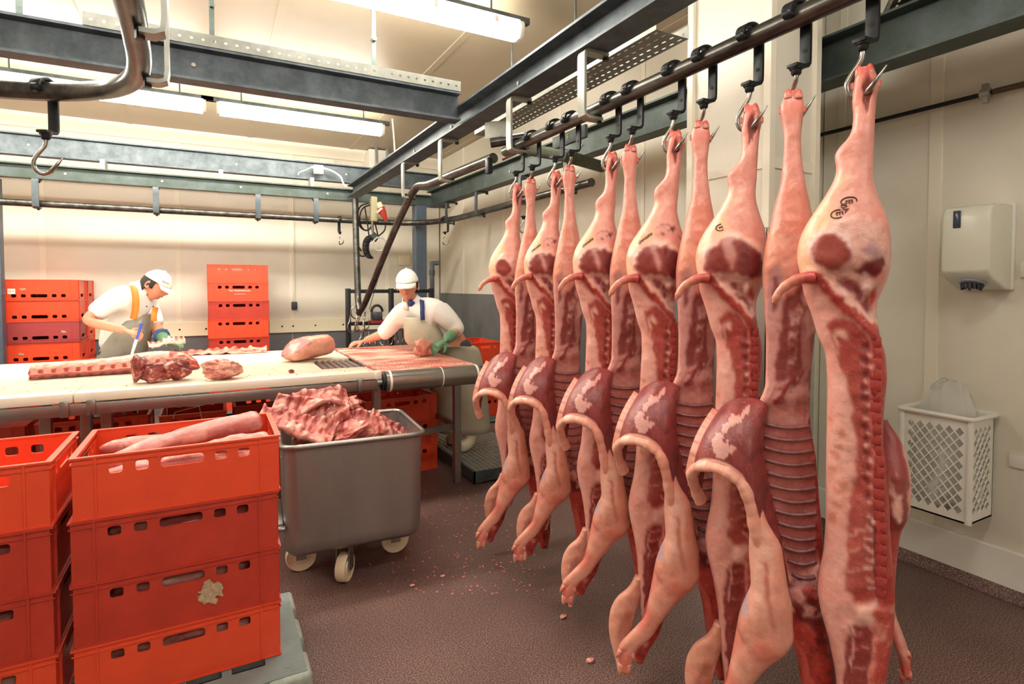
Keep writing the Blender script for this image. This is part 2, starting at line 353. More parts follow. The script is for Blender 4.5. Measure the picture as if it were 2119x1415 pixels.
# perforated cable trays
def tray(label, p0, L, w, d, rz, hgt=.05):
    t = thing('cable_tray', label, 'cable tray', p0, rz)
    holes = []; n = int(L / .05); c = max(2, int(w / .045))
    for i in range(n):
        for j in range(c):
            if len(holes) < 300: holes.append(rrect(.03 + i * .05, (j + .5) * w / c, .026, .009, .003, 1))
    MB().plate(rect(0, L, 0, w), holes, (0, 0, 0), (1, 0, 0), (0, 1, 0), .0015).build('perforated_base', M['tray'], t, local=True, smooth=0)
    sh = [rrect(.03 + i * .05, hgt * .5, .014, .012, .003, 1) for i in range(n)]
    for y in (0, w): MB().plate(rect(0, L, 0, hgt), sh, (0, y, 0), (1, 0, 0), (0, 0, 1), .0015).build('side_wall', M['tray'], t, local=True, smooth=0)
    return t
tray('perforated cable tray lying along top of the cross beam', (-.5, 3.2, 2.642), 1.86, .1, 0, 0, .06)
t_ = tray('wide perforated cable tray hanging beside the pipe rail beam', (1.9, 1.87, 2.56), 1.9, .19, 0, R(90), .06)
for y in (.12, .75, 1.5): MB().cyl((y, .095, .001), (y, .095, ZC-2.56), .006, n=8).build('threaded_rod', M['galv'], t_, local=True)
t_ = None
t_ = tray('pale perforated cable tray crossing above dark green grey beam', (2.42, .98, 2.69), .9, .2, 0, R(38), .05)
# ------------------------------------------------------------------ pipe rails with brackets
def cbracket(par, x, y, zt, zp, side=-1, axis='Y', m=None, w=.05):
    # flat bar: from beam underside out to one side, down, and back in under the pipe
    s = side; pts = [(.05, zt-.006), (s*.055, zt-.006), (s*.068, zt-.012), (s*.072, zt-.026), (s*.072, zp-.005), (s*.068, zp-.032), (s*.05, zp-.04), (.02, zp-.04)]
    if axis == 'Y': P = [(x + a, y, b) for a, b in pts]; wd = (0, 1, 0)
    else: P = [(x, y + a, b) for a, b in pts]; wd = (1, 0, 0)
    o = MB().strip(P, w, .012, wd).build('bracket', m or M['galv_l'], par, smooth=35)
    q = P[-1]; MB().cyl((q[0], q[1], zp-.056), (q[0], q[1], zp-.02), .011, n=6).build('bolt', M['black'], par); MB().cyl((P[0][0], P[0][1], zt-.025), (P[0][0], P[0][1], zt), .014, n=6).build('bolt', M['black'], par)
mr = thing('pipe_rail', 'long steel pipe rail from which the pig halves hang', 'rail', (XRAIL, 1.6, ZR))
MB().tube([(XRAIL, -1.2, ZR), (XRAIL, 2.78, ZR)], .029, 20).build('pipe', M['pipe'], mr)
for y in (.74, 1.95, 2.6): cbracket(mr, XRAIL, y, 2.44, ZR)
cr = thing('pipe_rail', 'steel pipe rail that curves down towards the hook cluster', 'rail', (1.42, 4.5, ZR))
cp = [(1.46, 2.95, 2.2), (1.44, 3.4, 2.2), (1.42, 3.9, 2.2), at(862, 388, X=1.41), at(838, 430, X=1.41), at(810, 492, X=1.40), at(786, 550, X=1.39), at(768, 596, X=1.38), at(752, 634, X=1.37), at(742, 648, X=1.365)]
MB().tube(smoothpath(cp, 6), .03, 16).build('pipe', M['pipe'], cr)
cbracket(cr, 1.43, 3.55, 2.44, 2.2); cbracket(cr, 1.42, 4.35, 2.44, 2.2)
MB().tube(smoothpath([at(735, 412, X=1.37), at(737, 500, X=1.37), at(740, 590, X=1.37), at(741, 620, X=1.368), at(744, 642, X=1.366)], 5), .034, 14).build('drop_post', M['pipe'], cr)
# rail switch
sw = thing('rail_switch', 'worn steel rail switch at the far end of the meat rail', 'rail switch', (1.4, 2.85, 2.15))
MB().tube(smoothpath([at(1015, 296, Y=2.9), at(1050, 290, Y=2.85), at(1085, 284, Y=2.8)], 4), .028, 14).build('switch_tongue', M['pipe'], sw)
MB().prism([(-.05, -.03), (.05, -.03), (.055, .02), (.03, .055), (-.01, .06), (-.045, .03)], at(1012, 270, Y=2.96), at(1040, 270, Y=2.9), (0, 0, 1), (.7, -.7, 0)).build('counterweight', M['galv_l'], sw, bevel=.004)
MB().tube([at(1040, 330, Y=2.85), at(1095, 305, Y=2.7)], .007, 8).build('pull_rod', mat('rusty_rod', (120, 66, 44), .7, .3, noise=.4, scale=60), sw)
MB().box((1.38, 2.86, 2.09), (1.41, 2.9, 2.18)).build('pivot_block', M['black'], sw, bevel=.004)
MB().tube([at(1085, 308, Y=3.1), at(1170, 322, X=1.75), at(1245, 345, X=2.2)], .036, 14).build('branch_pipe', mat('mossy_pipe', (70, 78, 48), .6, .3, noise=.5, scale=14, col2=(44, 46, 34)), sw)
# back rail
br = thing('pipe_rail', 'steel pipe rail running along the back wall behind the table', 'rail', (0, 6.5, ZR))
rp = [(-3.2, 6.5, ZR), (1.75, 6.5, ZR), (2.05, 6.42, ZR), (2.25, 6.2, ZR), (2.36, 5.85, ZR), (2.4, 5.4, ZR), (2.42, 3.3, ZR)]
MB().tube(rp[:1] + smoothpath(rp[1:], 6), .032, 14).build('pipe', M['pipe'], br)
for px in (78, 324, 533, 652): 
    p = at(px, 420, Y=6.5); cbracket(br, p.x, 6.5, 2.42, ZR, -1, 'X', M['galv'])
for y in (5.9, 5.1, 4.2, 3.5): cbracket(br, 2.40, y, 2.40, ZR, -1, 'Y', M['galv'])
# upper left curved rail
ZL = 2.10
lr = thing('pipe_rail', 'thick pipe rail bending overhead above the red crate stacks', 'rail', (-.2, 2, 2.1))
lp = [at(252, -60, z=ZL), at(266, 0, z=ZL), at(281, 75, z=ZL), at(288, 125, z=ZL), at(280, 158, z=ZL), at(250, 178, z=ZL), at(200, 187, z=ZL), at(120, 190, z=ZL), at(0, 184, z=ZL), at(-80, 176, z=ZL)]
MB().tube([at(225, -200, z=ZL)] + smoothpath(lp, 6), .031, 18).build('pipe', M['pipe'], lr)
for (px, py) in ((268, 55), (288, 160)):
    q = at(px, py, z=ZL-.03); cbracket(lr, q.x, q.y, 2.44, ZL, 1, 'Y', M['galv_l'])
qq = at(288, 150, z=ZL); beam('steel_beam', 'grey steel beam above the bending pipe rail', (qq.x, -1.5, 2.44), (qq.x, qq.y-.25, 2.44), .1, .13, M['galv_d'])
# posts
sp = thing('steel_post', 'blue grey square steel post standing behind the worker with blue apron straps', 'post', (2.2, 6.5, 0))
MB().box((2.15, 6.44, .012), (2.29, 6.58, 2.42)).build('post_shaft', M['blue'], sp, smooth=0, bevel=.008)
MB().box((2.1, 6.39, 0), (2.34, 6.63, .012)).build('base_plate', M['blue'], sp, smooth=0)
p = at(3, 480, Y=6.6)
sp = thing('steel_post', 'blue grey steel post standing behind the crates with a paper label', 'post', (p.x-.05, 6.6, 0))
MB().box((p.x-.12, 6.55, .012), (p.x+.0, 6.66, 2.42)).build('post_shaft', M['blue'], sp, smooth=0, bevel=.006)
MB().box((p.x-.16, 6.51, 0), (p.x+.04, 6.70, .012)).build('base_plate', M['blue'], sp, smooth=0)
# white column with stainless cladding
c0, c1, d0, d1 = 2.27, 2.6, 1.73, 2.2
cl = struct(MB().box((c0, d0, 0), (c1, d1, ZC)).build('column_white', M['wall'], smooth=0))
for (x, y) in ((c0, d0), (c1, d0), (c0, d1)): MB().box((x-.02, y-.02, 1.72), (x+.02, y+.02, ZC-.002)).build('corner_trim', M['seam'], cl, smooth=0, bevel=.003)
MB().box((c0-.006, d0, 2.0), (c0-.001, d1, 2.04)).build('joint_strip', M['seam'], cl, smooth=0)
MB().box((c0, d0-.008, 2.0), (c1, d0-.001, 2.05)).build('joint_strip', M['seam'], cl, smooth=0)
MB().box((c0-.015, d0-.012, 0), (c0-.002, d1+.01, 1.72)).build('steel_cladding', M['clad'], cl, smooth=0, bevel=.002)
MB().box((c0-.015, d0-.016, 0), (c0+.05, d0-.003, 1.73)).build('steel_cladding', M['clad'], cl, smooth=0, bevel=.002)
MB().box((c1-.04, d0-.016, 0), (c1+.012, d0-.003, 1.70)).build('steel_cladding', M['clad'], cl, smooth=0, bevel=.002)
# wall pipe
wp = thing('wall_pipe', 'thin black pipe clipped along the right wall', 'pipe', (3.2, 1, 2.35))
MB().tube([(3.215, 2.1, 2.355), (3.215, -1, 2.355)], .011, 10).build('pipe', M['black'], wp)
q = at(2040, 192, X=3.215)
MB().tube([(3.215, q.y-.03, 2.355), (3.215, -.6, 2.355)], .0135, 10).build('rusty_sleeve', mat('rusty_pipe', (104, 84, 66), .6, .4, noise=.4, scale=80), wp)
b = MB(); b.cyl((3.215, q.y-.02, 2.355), (3.215, q.y+.02, 2.355), .024, n=12); b.box((3.2, q.y-.012, 2.31), (3.225, q.y+.012, 2.4)); b.box((3.22, q.y-.006, 2.345), (3.27, q.y+.006, 2.365)); b.build('pipe_clip', M['galv_l'], wp, bevel=.002)
# ------------------------------------------------------------------ crates
CW, CD, CH, PITCH = .6, .4, .196, .1985
def crate_meshes():
    hs = lambda z: [rrect(x, z, .036, .03, .008) for x in (-.183, -.113, .113, .183)] + [rrect(0, z, .124, .032, .012)]
    t = .006; b = MB()
    for s in (-1, 1):
        b.plate(rect(-CW/2+.006, CW/2-.006, .0, CH), hs(.152), (0, s*(CD/2-.006) + (t/2), 0), (1, 0, 0), (0, 0, 1), t)
        b.plate(rect(-CD/2+.012, CD/2-.012, .0, CH), [rrect(0, .152, .12, .032, .012)] + [rrect(x, .152, .03, .03, .008) for x in (-.11, .11)], (s*(CW/2-.009) - t/2, 0, 0), (0, 1, 0), (0, 0, 1), t)
    b.box((-CW/2+.01, -CD/2+.01, .004), (CW/2-.01, CD/2-.01, .012))
    rim = MB()
    for s in (-1, 1):
        rim.box((-CW/2, s*(CD/2-.004)-.004, CH-.022), (CW/2, s*(CD/2-.004)+.004, CH-.018)); rim.box((-CW/2-.002, s*(CD/2-.005)-.007, CH-.004), (CW/2+.002, s*(CD/2-.005)+.007, CH+.002))
        rim.box((s*(CW/2-.006)-.006, -CD/2+.002, CH-.022), (s*(CW/2-.006)+.006, CD/2-.002, CH-.018)); rim.box((s*(CW/2-.007)-.009, -CD/2+.002, CH-.004), (s*(CW/2-.007)+.009, CD/2-.002, CH+.002))
    ribs = MB()
    for s in (-1, 1):
        for x in (-.235, .235): ribs.box((x-.003, s*CD/2-.006 if s > 0 else -CD/2-.001, .002), (x+.003, CD/2+.001 if s > 0 else -CD/2+.006, CH-.004))
        for x in (-.066, .066): ribs.box((x-.002, CD/2-.006 if s > 0 else -CD/2-.0, CH-.032), (x+.002, CD/2 if s > 0 else -CD/2+.006, CH-.004))
        ribs.box((-CW/2+.004, CD/2-.006 if s > 0 else -CD/2, .0), (CW/2-.004, CD/2 if s > 0 else -CD/2+.006, .005)); ribs.box((CW/2-.008 if s > 0 else -CW/2, -CD/2, .0), (CW/2 if s > 0 else -CW/2+.008, CD/2, .005))
        for y in (-.15, .15): ribs.box((CW/2-.008 if s > 0 else -CW/2-.001, y-.003, .002), (CW/2+.001 if s > 0 else -CW/2+.008, y+.003, CH-.004))
    return b.mesh('crate_body', smooth=35), rim.mesh('crate_rim', smooth=35), ribs.mesh('crate_ribs', smooth=0)
CRATE = {}
def crate(x, y, z, label, group, m='red', rz=0, flip=False):
    if m not in CRATE:
        CRATE[m] = [a.copy() for a in crate_meshes()]
        for a in CRATE[m]: a.materials.append(M[m])
    t = thing('crate', label, 'crate', (x, y, z + (CH if flip else 0)), rz, group)
    if flip: t.rotation_euler = (math.pi, 0, rz)
    for nm, me in zip(('body', 'rim', 'stiffening_rib'), CRATE[m]):
        o = bpy.data.objects.new(nm, me); COL.objects.link(o); o.parent = t
    return t
ordw = ['lowest', 'second', 'third', 'fourth', 'fifth', 'sixth', 'seventh', 'eighth']
def stack(x, y, z0, n, where, group, mats=None, rz=0, flip=False, top='topmost'):
    out = []
    for i in range(n):
        nm = (top if i == n-1 else ordw[i] + ' up') if n > 1 else 'single'
        m = mats[i] if mats else 'red'
        out.append(crate(x + random.uniform(-.004, .004), y + random.uniform(-.004, .004), z0 + .001 + i*PITCH, f'red crate {where}, {nm}' if n > 1 else f'red plastic crate {where}', group, m, rz, flip))
    return out
def pallet(x0, x1, y0, y1, label, h=.128):
    t = thing('pallet', label, 'pallet', ((x0+x1)/2, (y0+y1)/2, 0))
    holes = []; nx, ny = 8, 5; w, d = x1-x0, y1-y0
    for i in range(nx):
        for j in range(ny): holes.append(rrect(.13 + (i+.5)*(w-.26)/nx, .1 + (j+.5)*(d-.2)/ny, (w-.26)/nx-.03, (d-.2)/ny-.03, .004, 1))
    MB().plate(rect(.02, w-.02, .02, d-.02), holes, (x0, y0, h-.03), (1,0,0), (0,1,0), .028).build('deck', M['pallet'], t, smooth=0)
    for ix in (0, .5, 1):
        for iy in (0, .5, 1):
            cx, cy = x0 + .075 + ix*(w-.15), y0 + .075 + iy*(d-.15)
            MB().box((cx-.072, cy-.072, .02), (cx+.072, cy+.072, h-.004 if ix != .5 else h-.032)).build('block', M['pallet_b'], t, bevel=.018, seg=3)
    for iy in (0, .5, 1):
        cy = y0 + .075 + iy*(d-.15); MB().box((x0+.01, cy-.05, 0), (x1-.01, cy+.05, .02)).build('runner', M['pallet'], t, bevel=.004)
    for ix in (0, 1):
        for iy in (0, 1):
            cx, cy = x0 + .075 + ix*(w-.15), y0 + .075 + iy*(d-.15); MB().cyl((cx, cy, h-.005), (cx, cy, h-.001), .014, n=12).build('rivet', M['pallet'], t)
pallet(-1.06, .29, 1.98, 2.58, 'grey green plastic pallet under the front red crates')
front = stack(-.098, 2.33, .128, 4, 'of the pork loin stack on the grey green pallet', 'crates of the front stacks', ['red', 'red2', 'red2', 'red'])
left = stack(-.735, 2.33, .128, 4, 'of the pallet stack beside the pork loin stack', 'crates of the front stacks', ['red', 'red2', 'red2', 'red'])
# back stacks
p = at(165, 700, Y=6.75); pallet(p.x-.82, p.x+.02, 6.72, 7.57, 'plastic pallet under the crates with a paper label')
stack(p.x-.30, 6.95, .128, 7, 'upside down in the paper label stack', 'upside down crates by the back wall', ['red', 'red', 'red', 'red', 'red3', 'red', 'red'], flip=True)
stack(p.x-.30, 7.375, .128, 7, 'upside down, added to block light behind the paper label stack', 'upside down crates by the back wall', None, flip=True)  # unseen second row, added so the holes in front stay dark
stack(p.x-.915, 6.95, .128, 7, 'upside down beside the paper label stack', 'upside down crates by the back wall', None, flip=True)
p = at(496, 700, Y=6.78); pallet(p.x-.33, p.x+.33, 6.75, 7.25, 'plastic pallet under the tall crate stack with white lettering', .1)
BX = p.x
bst = stack(p.x, 6.98, .1, 8, 'in the tall stack with white lettering', 'crates of the tall stack by the back wall', ['red', 'red', 'red', 'red2', 'red', 'red2', 'red', 'red'])
stack(p.x, 7.39, .001, 8, 'added to block light behind the white lettering stack', 'crates of the tall stack by the back wall')  # hidden stack added to stop light passing through the tall stack's holes
p = at(172, 720, Y=5.95); stack(p.x, 6.05, 0, 4, 'behind the worker with orange apron straps', 'crates behind the left worker', rz=R(90), flip=True)
# crates right of the table and under it
p = at(965, 800, Y=5.55); pallet(2.33, 2.85, 5.3, 6.0, 'grey pallet beside the metal work platform', .06)
stack(2.56, 5.66, .06, 4, 'beside the metal work platform', 'crates beside the platform', rz=R(90))
stack(1.26, 4.36, 0, 3, 'under the roller end of the table', 'crates under the table', rz=R(6))
p = at(790, 850, Y=4.9); stack(p.x-.12, 4.82, 0, 3, 'under the table behind the meat trolley', 'crates under the table', rz=R(4))
p = at(120, 880, Y=4.7); stack(-1.32, 4.62, .0, 3, 'under the left part of the table, flipped over', 'crates under the table', flip=True)
p = at(330, 870, Y=4.7); stack(-.68, 4.62, 0, 3, 'under the middle of the table', 'crates under the table')
p = at(455, 840, Y=5.0); stack(-.12, 4.62, 0, 3, 'under the table, turned end on to the wall', 'crates under the table', rz=R(90))
p = at(600, 850, Y=4.9); stack(.42, 4.62, 0, 3, 'under the table beside the turned stack', 'crates under the table', ['red2', 'red2', 'red2'])
# ------------------------------------------------------------------ cutting table with conveyor
ZT = .92; TX0, TX1, TY0, TY1 = -2.4, 1.62, 3.47, 5.0; CX = .9
tb = thing('cutting_table', 'long white topped butcher table with steel frame and conveyor roller', 'table', (-.3, 4.2, 0))
for a, b in ((TX0, -.62), (-.617, .895)):
    MB().box((a, TY0, ZT-.05), (b, TY0+.26, ZT)).build('cutting_board', M['board'], tb, bevel=.008)
    MB().box((a, 4.25, ZT-.05), (b, TY1, ZT)).build('cutting_board', M['board'], tb, bevel=.008)
MB().box((TX0, TY0+.27, ZT-.045), (.62, 4.24, ZT-.004)).build('belt', M['board'], tb, bevel=.004)
CONV = MB().box((CX+.02, TY0+.02, ZT-.02), (TX1-.03, TY1-.05, ZT-.002)).build('conveyor_belt', M['board'], tb, bevel=.004)
for i in range(6):
    x = .655 + i*.042; MB().cyl((x, TY0+.30, ZT-.022), (x, 4.2, ZT-.022), .018, n=14).build('transfer_roller', M['steel'], tb)
MB().cyl((CX+.05, TY0+.0, ZT-.068), (TX1-.02, TY0+.0, ZT-.068), .065, n=32).build('drum_roller', mat('drum_steel', (150, 146, 138), .3, .75, noise=.12, scale=20), tb)
for x, w in ((CX+.07, .014), (CX+.42, .006), (TX1-.055, .014)):
    MB().cyl((x, TY0, ZT-.068), (x+w, TY0, ZT-.068), .0675, n=32).build('white_band', M['white'], tb)
for x in (CX+.03, TX1-.01): MB().cyl((x, TY0, ZT-.068), (x+.025, TY0, ZT-.068), .056, n=20).build('end_flange', M['black'], tb, bevel=.006)
MB().cyl((CX-.0, TY0, ZT-.068), (CX+.04, TY0, ZT-.068), .017, n=6).build('axle_nut', M['galv_l'], tb)
# frame
def ang(p0, p1): return MB().bar(p0, p1, .012, .055, (0,0,1))
MB().bar((TX0, TY0-.008, ZT-.083), (CX, TY0-.008, ZT-.083), .02, .058, (0,0,1)).build('front_rail', M['steel'], tb, bevel=.003)
MB().bar((TX0, TY1, ZT-.085), (TX1-.03, TY1, ZT-.085), .03, .06, (0,0,1)).build('back_rail', M['steel'], tb, bevel=.003)
MB().bar((TX1-.03, TY0+.03, ZT-.06), (TX1-.03, TY1, ZT-.06), .02, .08, (0,0,1)).build('side_rail', M['steel'], tb, bevel=.003)
MB().bar((CX+.005, TY0+.0, ZT-.085), (CX+.005, TY1, ZT-.085), .02, .08, (0,0,1)).build('side_rail', M['steel'], tb, bevel=.003)
for px in (133, 189): 
    q = at(px, 840, Y=TY0-.018); MB().box((q.x-.02, TY0-.03, ZT-.115), (q.x+.02, TY0-.018, ZT-.035)).build('board_clip', M['steel'], tb, bevel=.008)
q = at(746, 790, Y=TY0-.018); MB().box((q.x-.018, TY0-.03, ZT-.115), (q.x+.018, TY0-.018, ZT-.035)).build('board_clip', M['steel'], tb, bevel=.008)
MB().box((CX-.012, TY0-.012, ZT-.05), (CX+.03, TY0+.05, ZT+.0)).build('corner_block', M['board'], tb, bevel=.006)
legs = [(1.575, 3.80), (1.575, 4.93), (.93, 3.6), (.93, 4.93)]
for px in (180, 222, 96): q = at(px, 900, Y=3.75); legs.append((q.x, 3.75)); legs.append((q.x, 4.9))
for x, y in legs: MB().box((x-.025, y-.025, 0), (x+.025, y+.025, ZT-.1)).build('leg', M['steel'], tb, smooth=0, bevel=.004)
MB().bar((1.575, 3.8, .42), (1.575, 4.93, .42), .03, .04, (0,0,1)).build('stretcher', M['steel'], tb); MB().bar((.93, 3.7, .42), (1.575, 3.82, .42), .03, .04, (0,0,1)).build('stretcher', M['steel'], tb)
MB().bar((.93, 3.6, .42), (.93, 4.93, .42), .03, .04, (0,0,1)).build('stretcher', M['steel'], tb)
q = at(205, 840, Y=TY0-.02); MB().tube(smoothpath([(q.x-.03, TY0-.022, ZT-.06), (q.x-.03, TY0-.025, ZT-.2), (q.x-.02, TY0+.02, .5), (q.x, TY0+.05, .2)], 4), .006, 8).build('power_cable', M['rubber'], tb)
# ------------------------------------------------------------------ work platform
pf = thing('work_platform', 'low steel work platform with serrated grating beside the table', 'platform', (2.0, 4.7, 0))
X0, X1, Y0, Y1, ZP = 1.66, 2.3, 3.68, 6.0, .1
fr = MB(); fr.box((X0, Y0, .02), (X1, Y0+.012, ZP)); fr.box((X0, Y1-.012, .02), (X1, Y1, ZP)); fr.box((X0, Y0, .02), (X0+.012, Y1, ZP)); fr.box((X1-.012, Y0, .02), (X1, Y1, ZP)); fr.build('frame', M['galv'], pf, smooth=0)
me = None
n = 15; wpl = (X1-X0-.03)/n
pl = MB(); pl.box((-wpl/2+.004, 0, -.035), (wpl/2-.004, Y1-Y0-.03, -.006))
for k in range(int((Y1-Y0)/.03)): pl.box((-wpl/2+.006, .01+k*.03, -.006), (wpl/2-.006, .026+k*.03, 0))
me = pl.mesh('grating_plank', M['galv_l'], smooth=0)
for i in range(n):
    o = bpy.data.objects.new('grating_plank', me); COL.objects.link(o); o.parent = pf; o.location = Vector((X0+.015+(i+.5)*wpl, Y0+.015, ZP+.002)) - pf.location
for x in (X0+.05, X1-.05):
    for y in (Y0+.05, Y1-.05): MB().box((x-.025, y-.025, 0), (x+.025, y+.025, .065)).build('foot', M['galv'], pf, smooth=0)
# ------------------------------------------------------------------ meat trolley
tr = thing('meat_trolley', 'square stainless steel meat trolley on cream wheels full of bones', 'trolley', (.62, 2.98, 0), R(-4))
def trolley():
    Wt, Dt = .66, .58; a = MB(); n = 6
    def ring(w, d, r, z): return [(x, y, z) for x, y in rrect(0, 0, w, d, r, n)]
    levels = [(.60,.52,.05,.19),(.645,.565,.07,.215),(.65,.57,.07,.26),(.66,.58,.06,.71),(.652,.572,.06,.71),(.64,.56,.06,.27),(.60,.52,.06,.23)]
    base = len(a.v); N = 4*(n+1)
    for w, d, r, z in levels: a.v += ring(w, d, r, z)
    for i in range(len(levels)-1):
        for k in range(N): a.f.append((i*N+k, i*N+(k+1)%N, (i+1)*N+(k+1)%N, (i+1)*N+k))
    a.f.append(tuple(range(N))[::-1]); a.f.append(tuple(range((len(levels)-1)*N, len(levels)*N)))
    a.build('tub', M['steel_d'], tr, local=True, smooth=50)
    MB().tube([(x, y, .712) for x, y in rrect(0, 0, .672, .592, .065, 6)], .013, 10, closed=True).build('rolled_rim', M['steel'], tr, local=True)
    MB().box((-.30, -.05, .165), (.30, .05, .19)).build('axle_plate', M['steel'], tr, local=True)
    def wheel(x, y, r, w, ang):
        m = Matrix.Rotation(ang, 3, 'Z'); ax = m @ Vector((0, 1, 0)); c = Vector((x, y, r))
        MB().lathe([(.01, -w/2), (r*.5, -w/2), (r*.55, -w/2+.006), (r*.8, -w/2+.004), (r*.94, -w/2), (r, -w/2+.008), (r, w/2-.008), (r*.94, w/2), (r*.8, w/2-.004), (r*.55, w/2-.006), (r*.5, w/2), (.01, w/2)], c, 28, ax).build('wheel', M['caster'], tr, local=True)
        f = MB()
        for s in (-1, 1): f.bar(c + ax*s*(w/2+.008) - Vector((0,0,.01)), c + ax*s*(w/2+.008) + Vector((0,0,.19-r)), .05, .006, ax)
        f.cyl(c - ax*(w/2+.012), c + ax*(w/2+.012), .012, n=10); f.build('fork', M['steel'], tr, local=True)
    wheel(-.05, -.2, .07, .05, R(60)); wheel(-.24, .0, .075, .045, 0); wheel(.24, .0, .075, .045, 0); wheel(.05, .2, .07, .05, R(20))
    b = MB(); b.box((-.372, -.24, .325), (-.33, .1, .35)); b.cyl((-.36, -.255, .33), (-.32, -.255, .33), .012, n=8); b.build('push_handle_plate', M['steel'], tr, local=True, bevel=.003)
trolley()
# ------------------------------------------------------------------ meat helpers
def vnoise(x, y, seed=0):
    def h(i, j):
        n = (i * 374761393 + j * 668265263 + seed * 974634777) & 0x7fffffff
        n = ((n ^ (n >> 13)) * 1274126177) & 0x7fffffff
        return ((n ^ (n >> 16)) & 0xffff) / 65535.0
    xi = np.floor(x).astype(np.int64); yi = np.floor(y).astype(np.int64); xf = x - xi; yf = y - yi
    u = xf*xf*(3-2*xf); v = yf*yf*(3-2*yf)
    return (h(xi,yi)*(1-u)+h(xi+1,yi)*u)*(1-v) + (h(xi,yi+1)*(1-u)+h(xi+1,yi+1)*u)*v
def fbm(x, y, seed=0, o=4):
    s = 0; a = .5
    for k in range(o): s = s + a*vnoise(x*2**k, y*2**k, seed+k); a *= .5
    return s
def polymask(X, Z, poly):
    c = np.zeros(X.shape, bool); j = len(poly)-1
    for i in range(len(poly)):
        xi, yi = poly[i]; xj, yj = poly[j]
        if yi != yj:
            c ^= ((yi > Z) != (yj > Z)) & (X < (xj-xi)*(Z-yi)/(yj-yi)+xi)
        j = i
    return c
def blur(a, n):
    for _ in range(n):
        b = np.pad(a, 1, mode='edge'); a = (b[1:-1,1:-1]*2 + b[:-2,1:-1] + b[2:,1:-1] + b[1:-1,:-2] + b[1:-1,2:]) / 6
    return a
def ell(cx, cy, rx, ry, a=0, n=20):
    ca, sa = math.cos(a), math.sin(a)
    return [(cx + rx*math.cos(t)*ca - ry*math.sin(t)*sa, cy + rx*math.cos(t)*sa + ry*math.sin(t)*ca) for t in [2*math.pi*k/n for k in range(n)]]
def meat_mat(name='meat', rough=.3):
    m = bpy.data.materials.new(name); m.use_nodes = True; nt = m.node_tree; b = nt.nodes['Principled BSDF']
    at_ = nt.nodes.new('ShaderNodeAttribute'); at_.attribute_name = 'Col'
    tc = nt.nodes.new('ShaderNodeTexCoord')
    n1 = nt.nodes.new('ShaderNodeTexNoise'); n1.inputs['Scale'].default_value = 42; n1.inputs['Detail'].default_value = 6; n1.inputs['Roughness'].default_value = .7
    n2 = nt.nodes.new('ShaderNodeTexNoise'); n2.inputs['Scale'].default_value = 95; n2.inputs['Detail'].default_value = 5; n2.inputs['Distortion'].default_value = 1.2
    for n in (n1, n2): nt.links.new(tc.outputs['Object'], n.inputs['Vector'])
    r1 = nt.nodes.new('ShaderNodeValToRGB'); r1.color_ramp.elements[0].position = .3; r1.color_ramp.elements[0].color = (.72, .62, .62, 1); r1.color_ramp.elements[1].position = .68; r1.color_ramp.elements[1].color = (1.08, 1.06, 1.06, 1)
    nt.links.new(n1.outputs[0], r1.inputs[0])
    mx = nt.nodes.new('ShaderNodeMix'); mx.data_type = 'RGBA'; mx.blend_type = 'MULTIPLY'; fm = nt.nodes.new('ShaderNodeMath'); fm.operation = 'MULTIPLY_ADD'; fm.inputs[1].default_value = .7; fm.inputs[2].default_value = .35; fm.use_clamp = True; nt.links.new(at_.outputs['Alpha'], fm.inputs[0]); nt.links.new(fm.outputs[0], mx.inputs[0])
    nt.links.new(at_.outputs['Color'], mx.inputs[6]); nt.links.new(r1.outputs[0], mx.inputs[7])
    n3 = nt.nodes.new('ShaderNodeTexNoise'); n3.inputs['Scale'].default_value = 13; n3.inputs['Detail'].default_value = 7; n3.inputs['Roughness'].default_value = .75; nt.links.new(tc.outputs['Object'], n3.inputs['Vector'])
    r3 = nt.nodes.new('ShaderNodeValToRGB'); r3.color_ramp.elements[0].position = .38; r3.color_ramp.elements[0].color = (1, 1, 1, 1); r3.color_ramp.elements[1].position = .7; r3.color_ramp.elements[1].color = (.92, .66, .62, 1); nt.links.new(n3.outputs[0], r3.inputs[0])
    m3 = nt.nodes.new('ShaderNodeMix'); m3.data_type = 'RGBA'; m3.blend_type = 'MULTIPLY'; m3.inputs[0].default_value = 1; nt.links.new(mx.outputs[2], m3.inputs[6]); nt.links.new(r3.outputs[0], m3.inputs[7])
    r2 = nt.nodes.new('ShaderNodeValToRGB'); r2.color_ramp.elements[0].position = .58; r2.color_ramp.elements[0].color = (0, 0, 0, 1); r2.color_ramp.elements[1].position = .76; r2.color_ramp.elements[1].color = (.5, .5, .5, 1)
    nt.links.new(n2.outputs[0], r2.inputs[0])
    ml = nt.nodes.new('ShaderNodeMath'); ml.operation = 'MULTIPLY'; nt.links.new(r2.outputs[0], ml.inputs[0]); nt.links.new(at_.outputs['Alpha'], ml.inputs[1])
    m2 = nt.nodes.new('ShaderNodeMix'); m2.data_type = 'RGBA'; m2.inputs[7].default_value = lin((232, 190, 180)) + (1,)
    nt.links.new(ml.outputs[0], m2.inputs[0]); nt.links.new(m3.outputs[2], m2.inputs[6]); nt.links.new(m2.outputs[2], b.inputs['Base Color'])
    b.inputs['Roughness'].default_value = rough; b.inputs['Subsurface Weight'].default_value = .12; b.inputs['Subsurface Radius'].default_value = (.012, .004, .003); b.inputs['Subsurface Scale'].default_value = 1.0
    bp = nt.nodes.new('ShaderNodeBump'); bp.inputs['Strength'].default_value = .35; bp.inputs['Distance'].default_value = .006
    ad = nt.nodes.new('ShaderNodeMath'); ad.operation = 'MULTIPLY_ADD'; ad.inputs[1].default_value = .4
    nt.links.new(at_.outputs['Alpha'], ad.inputs[1])
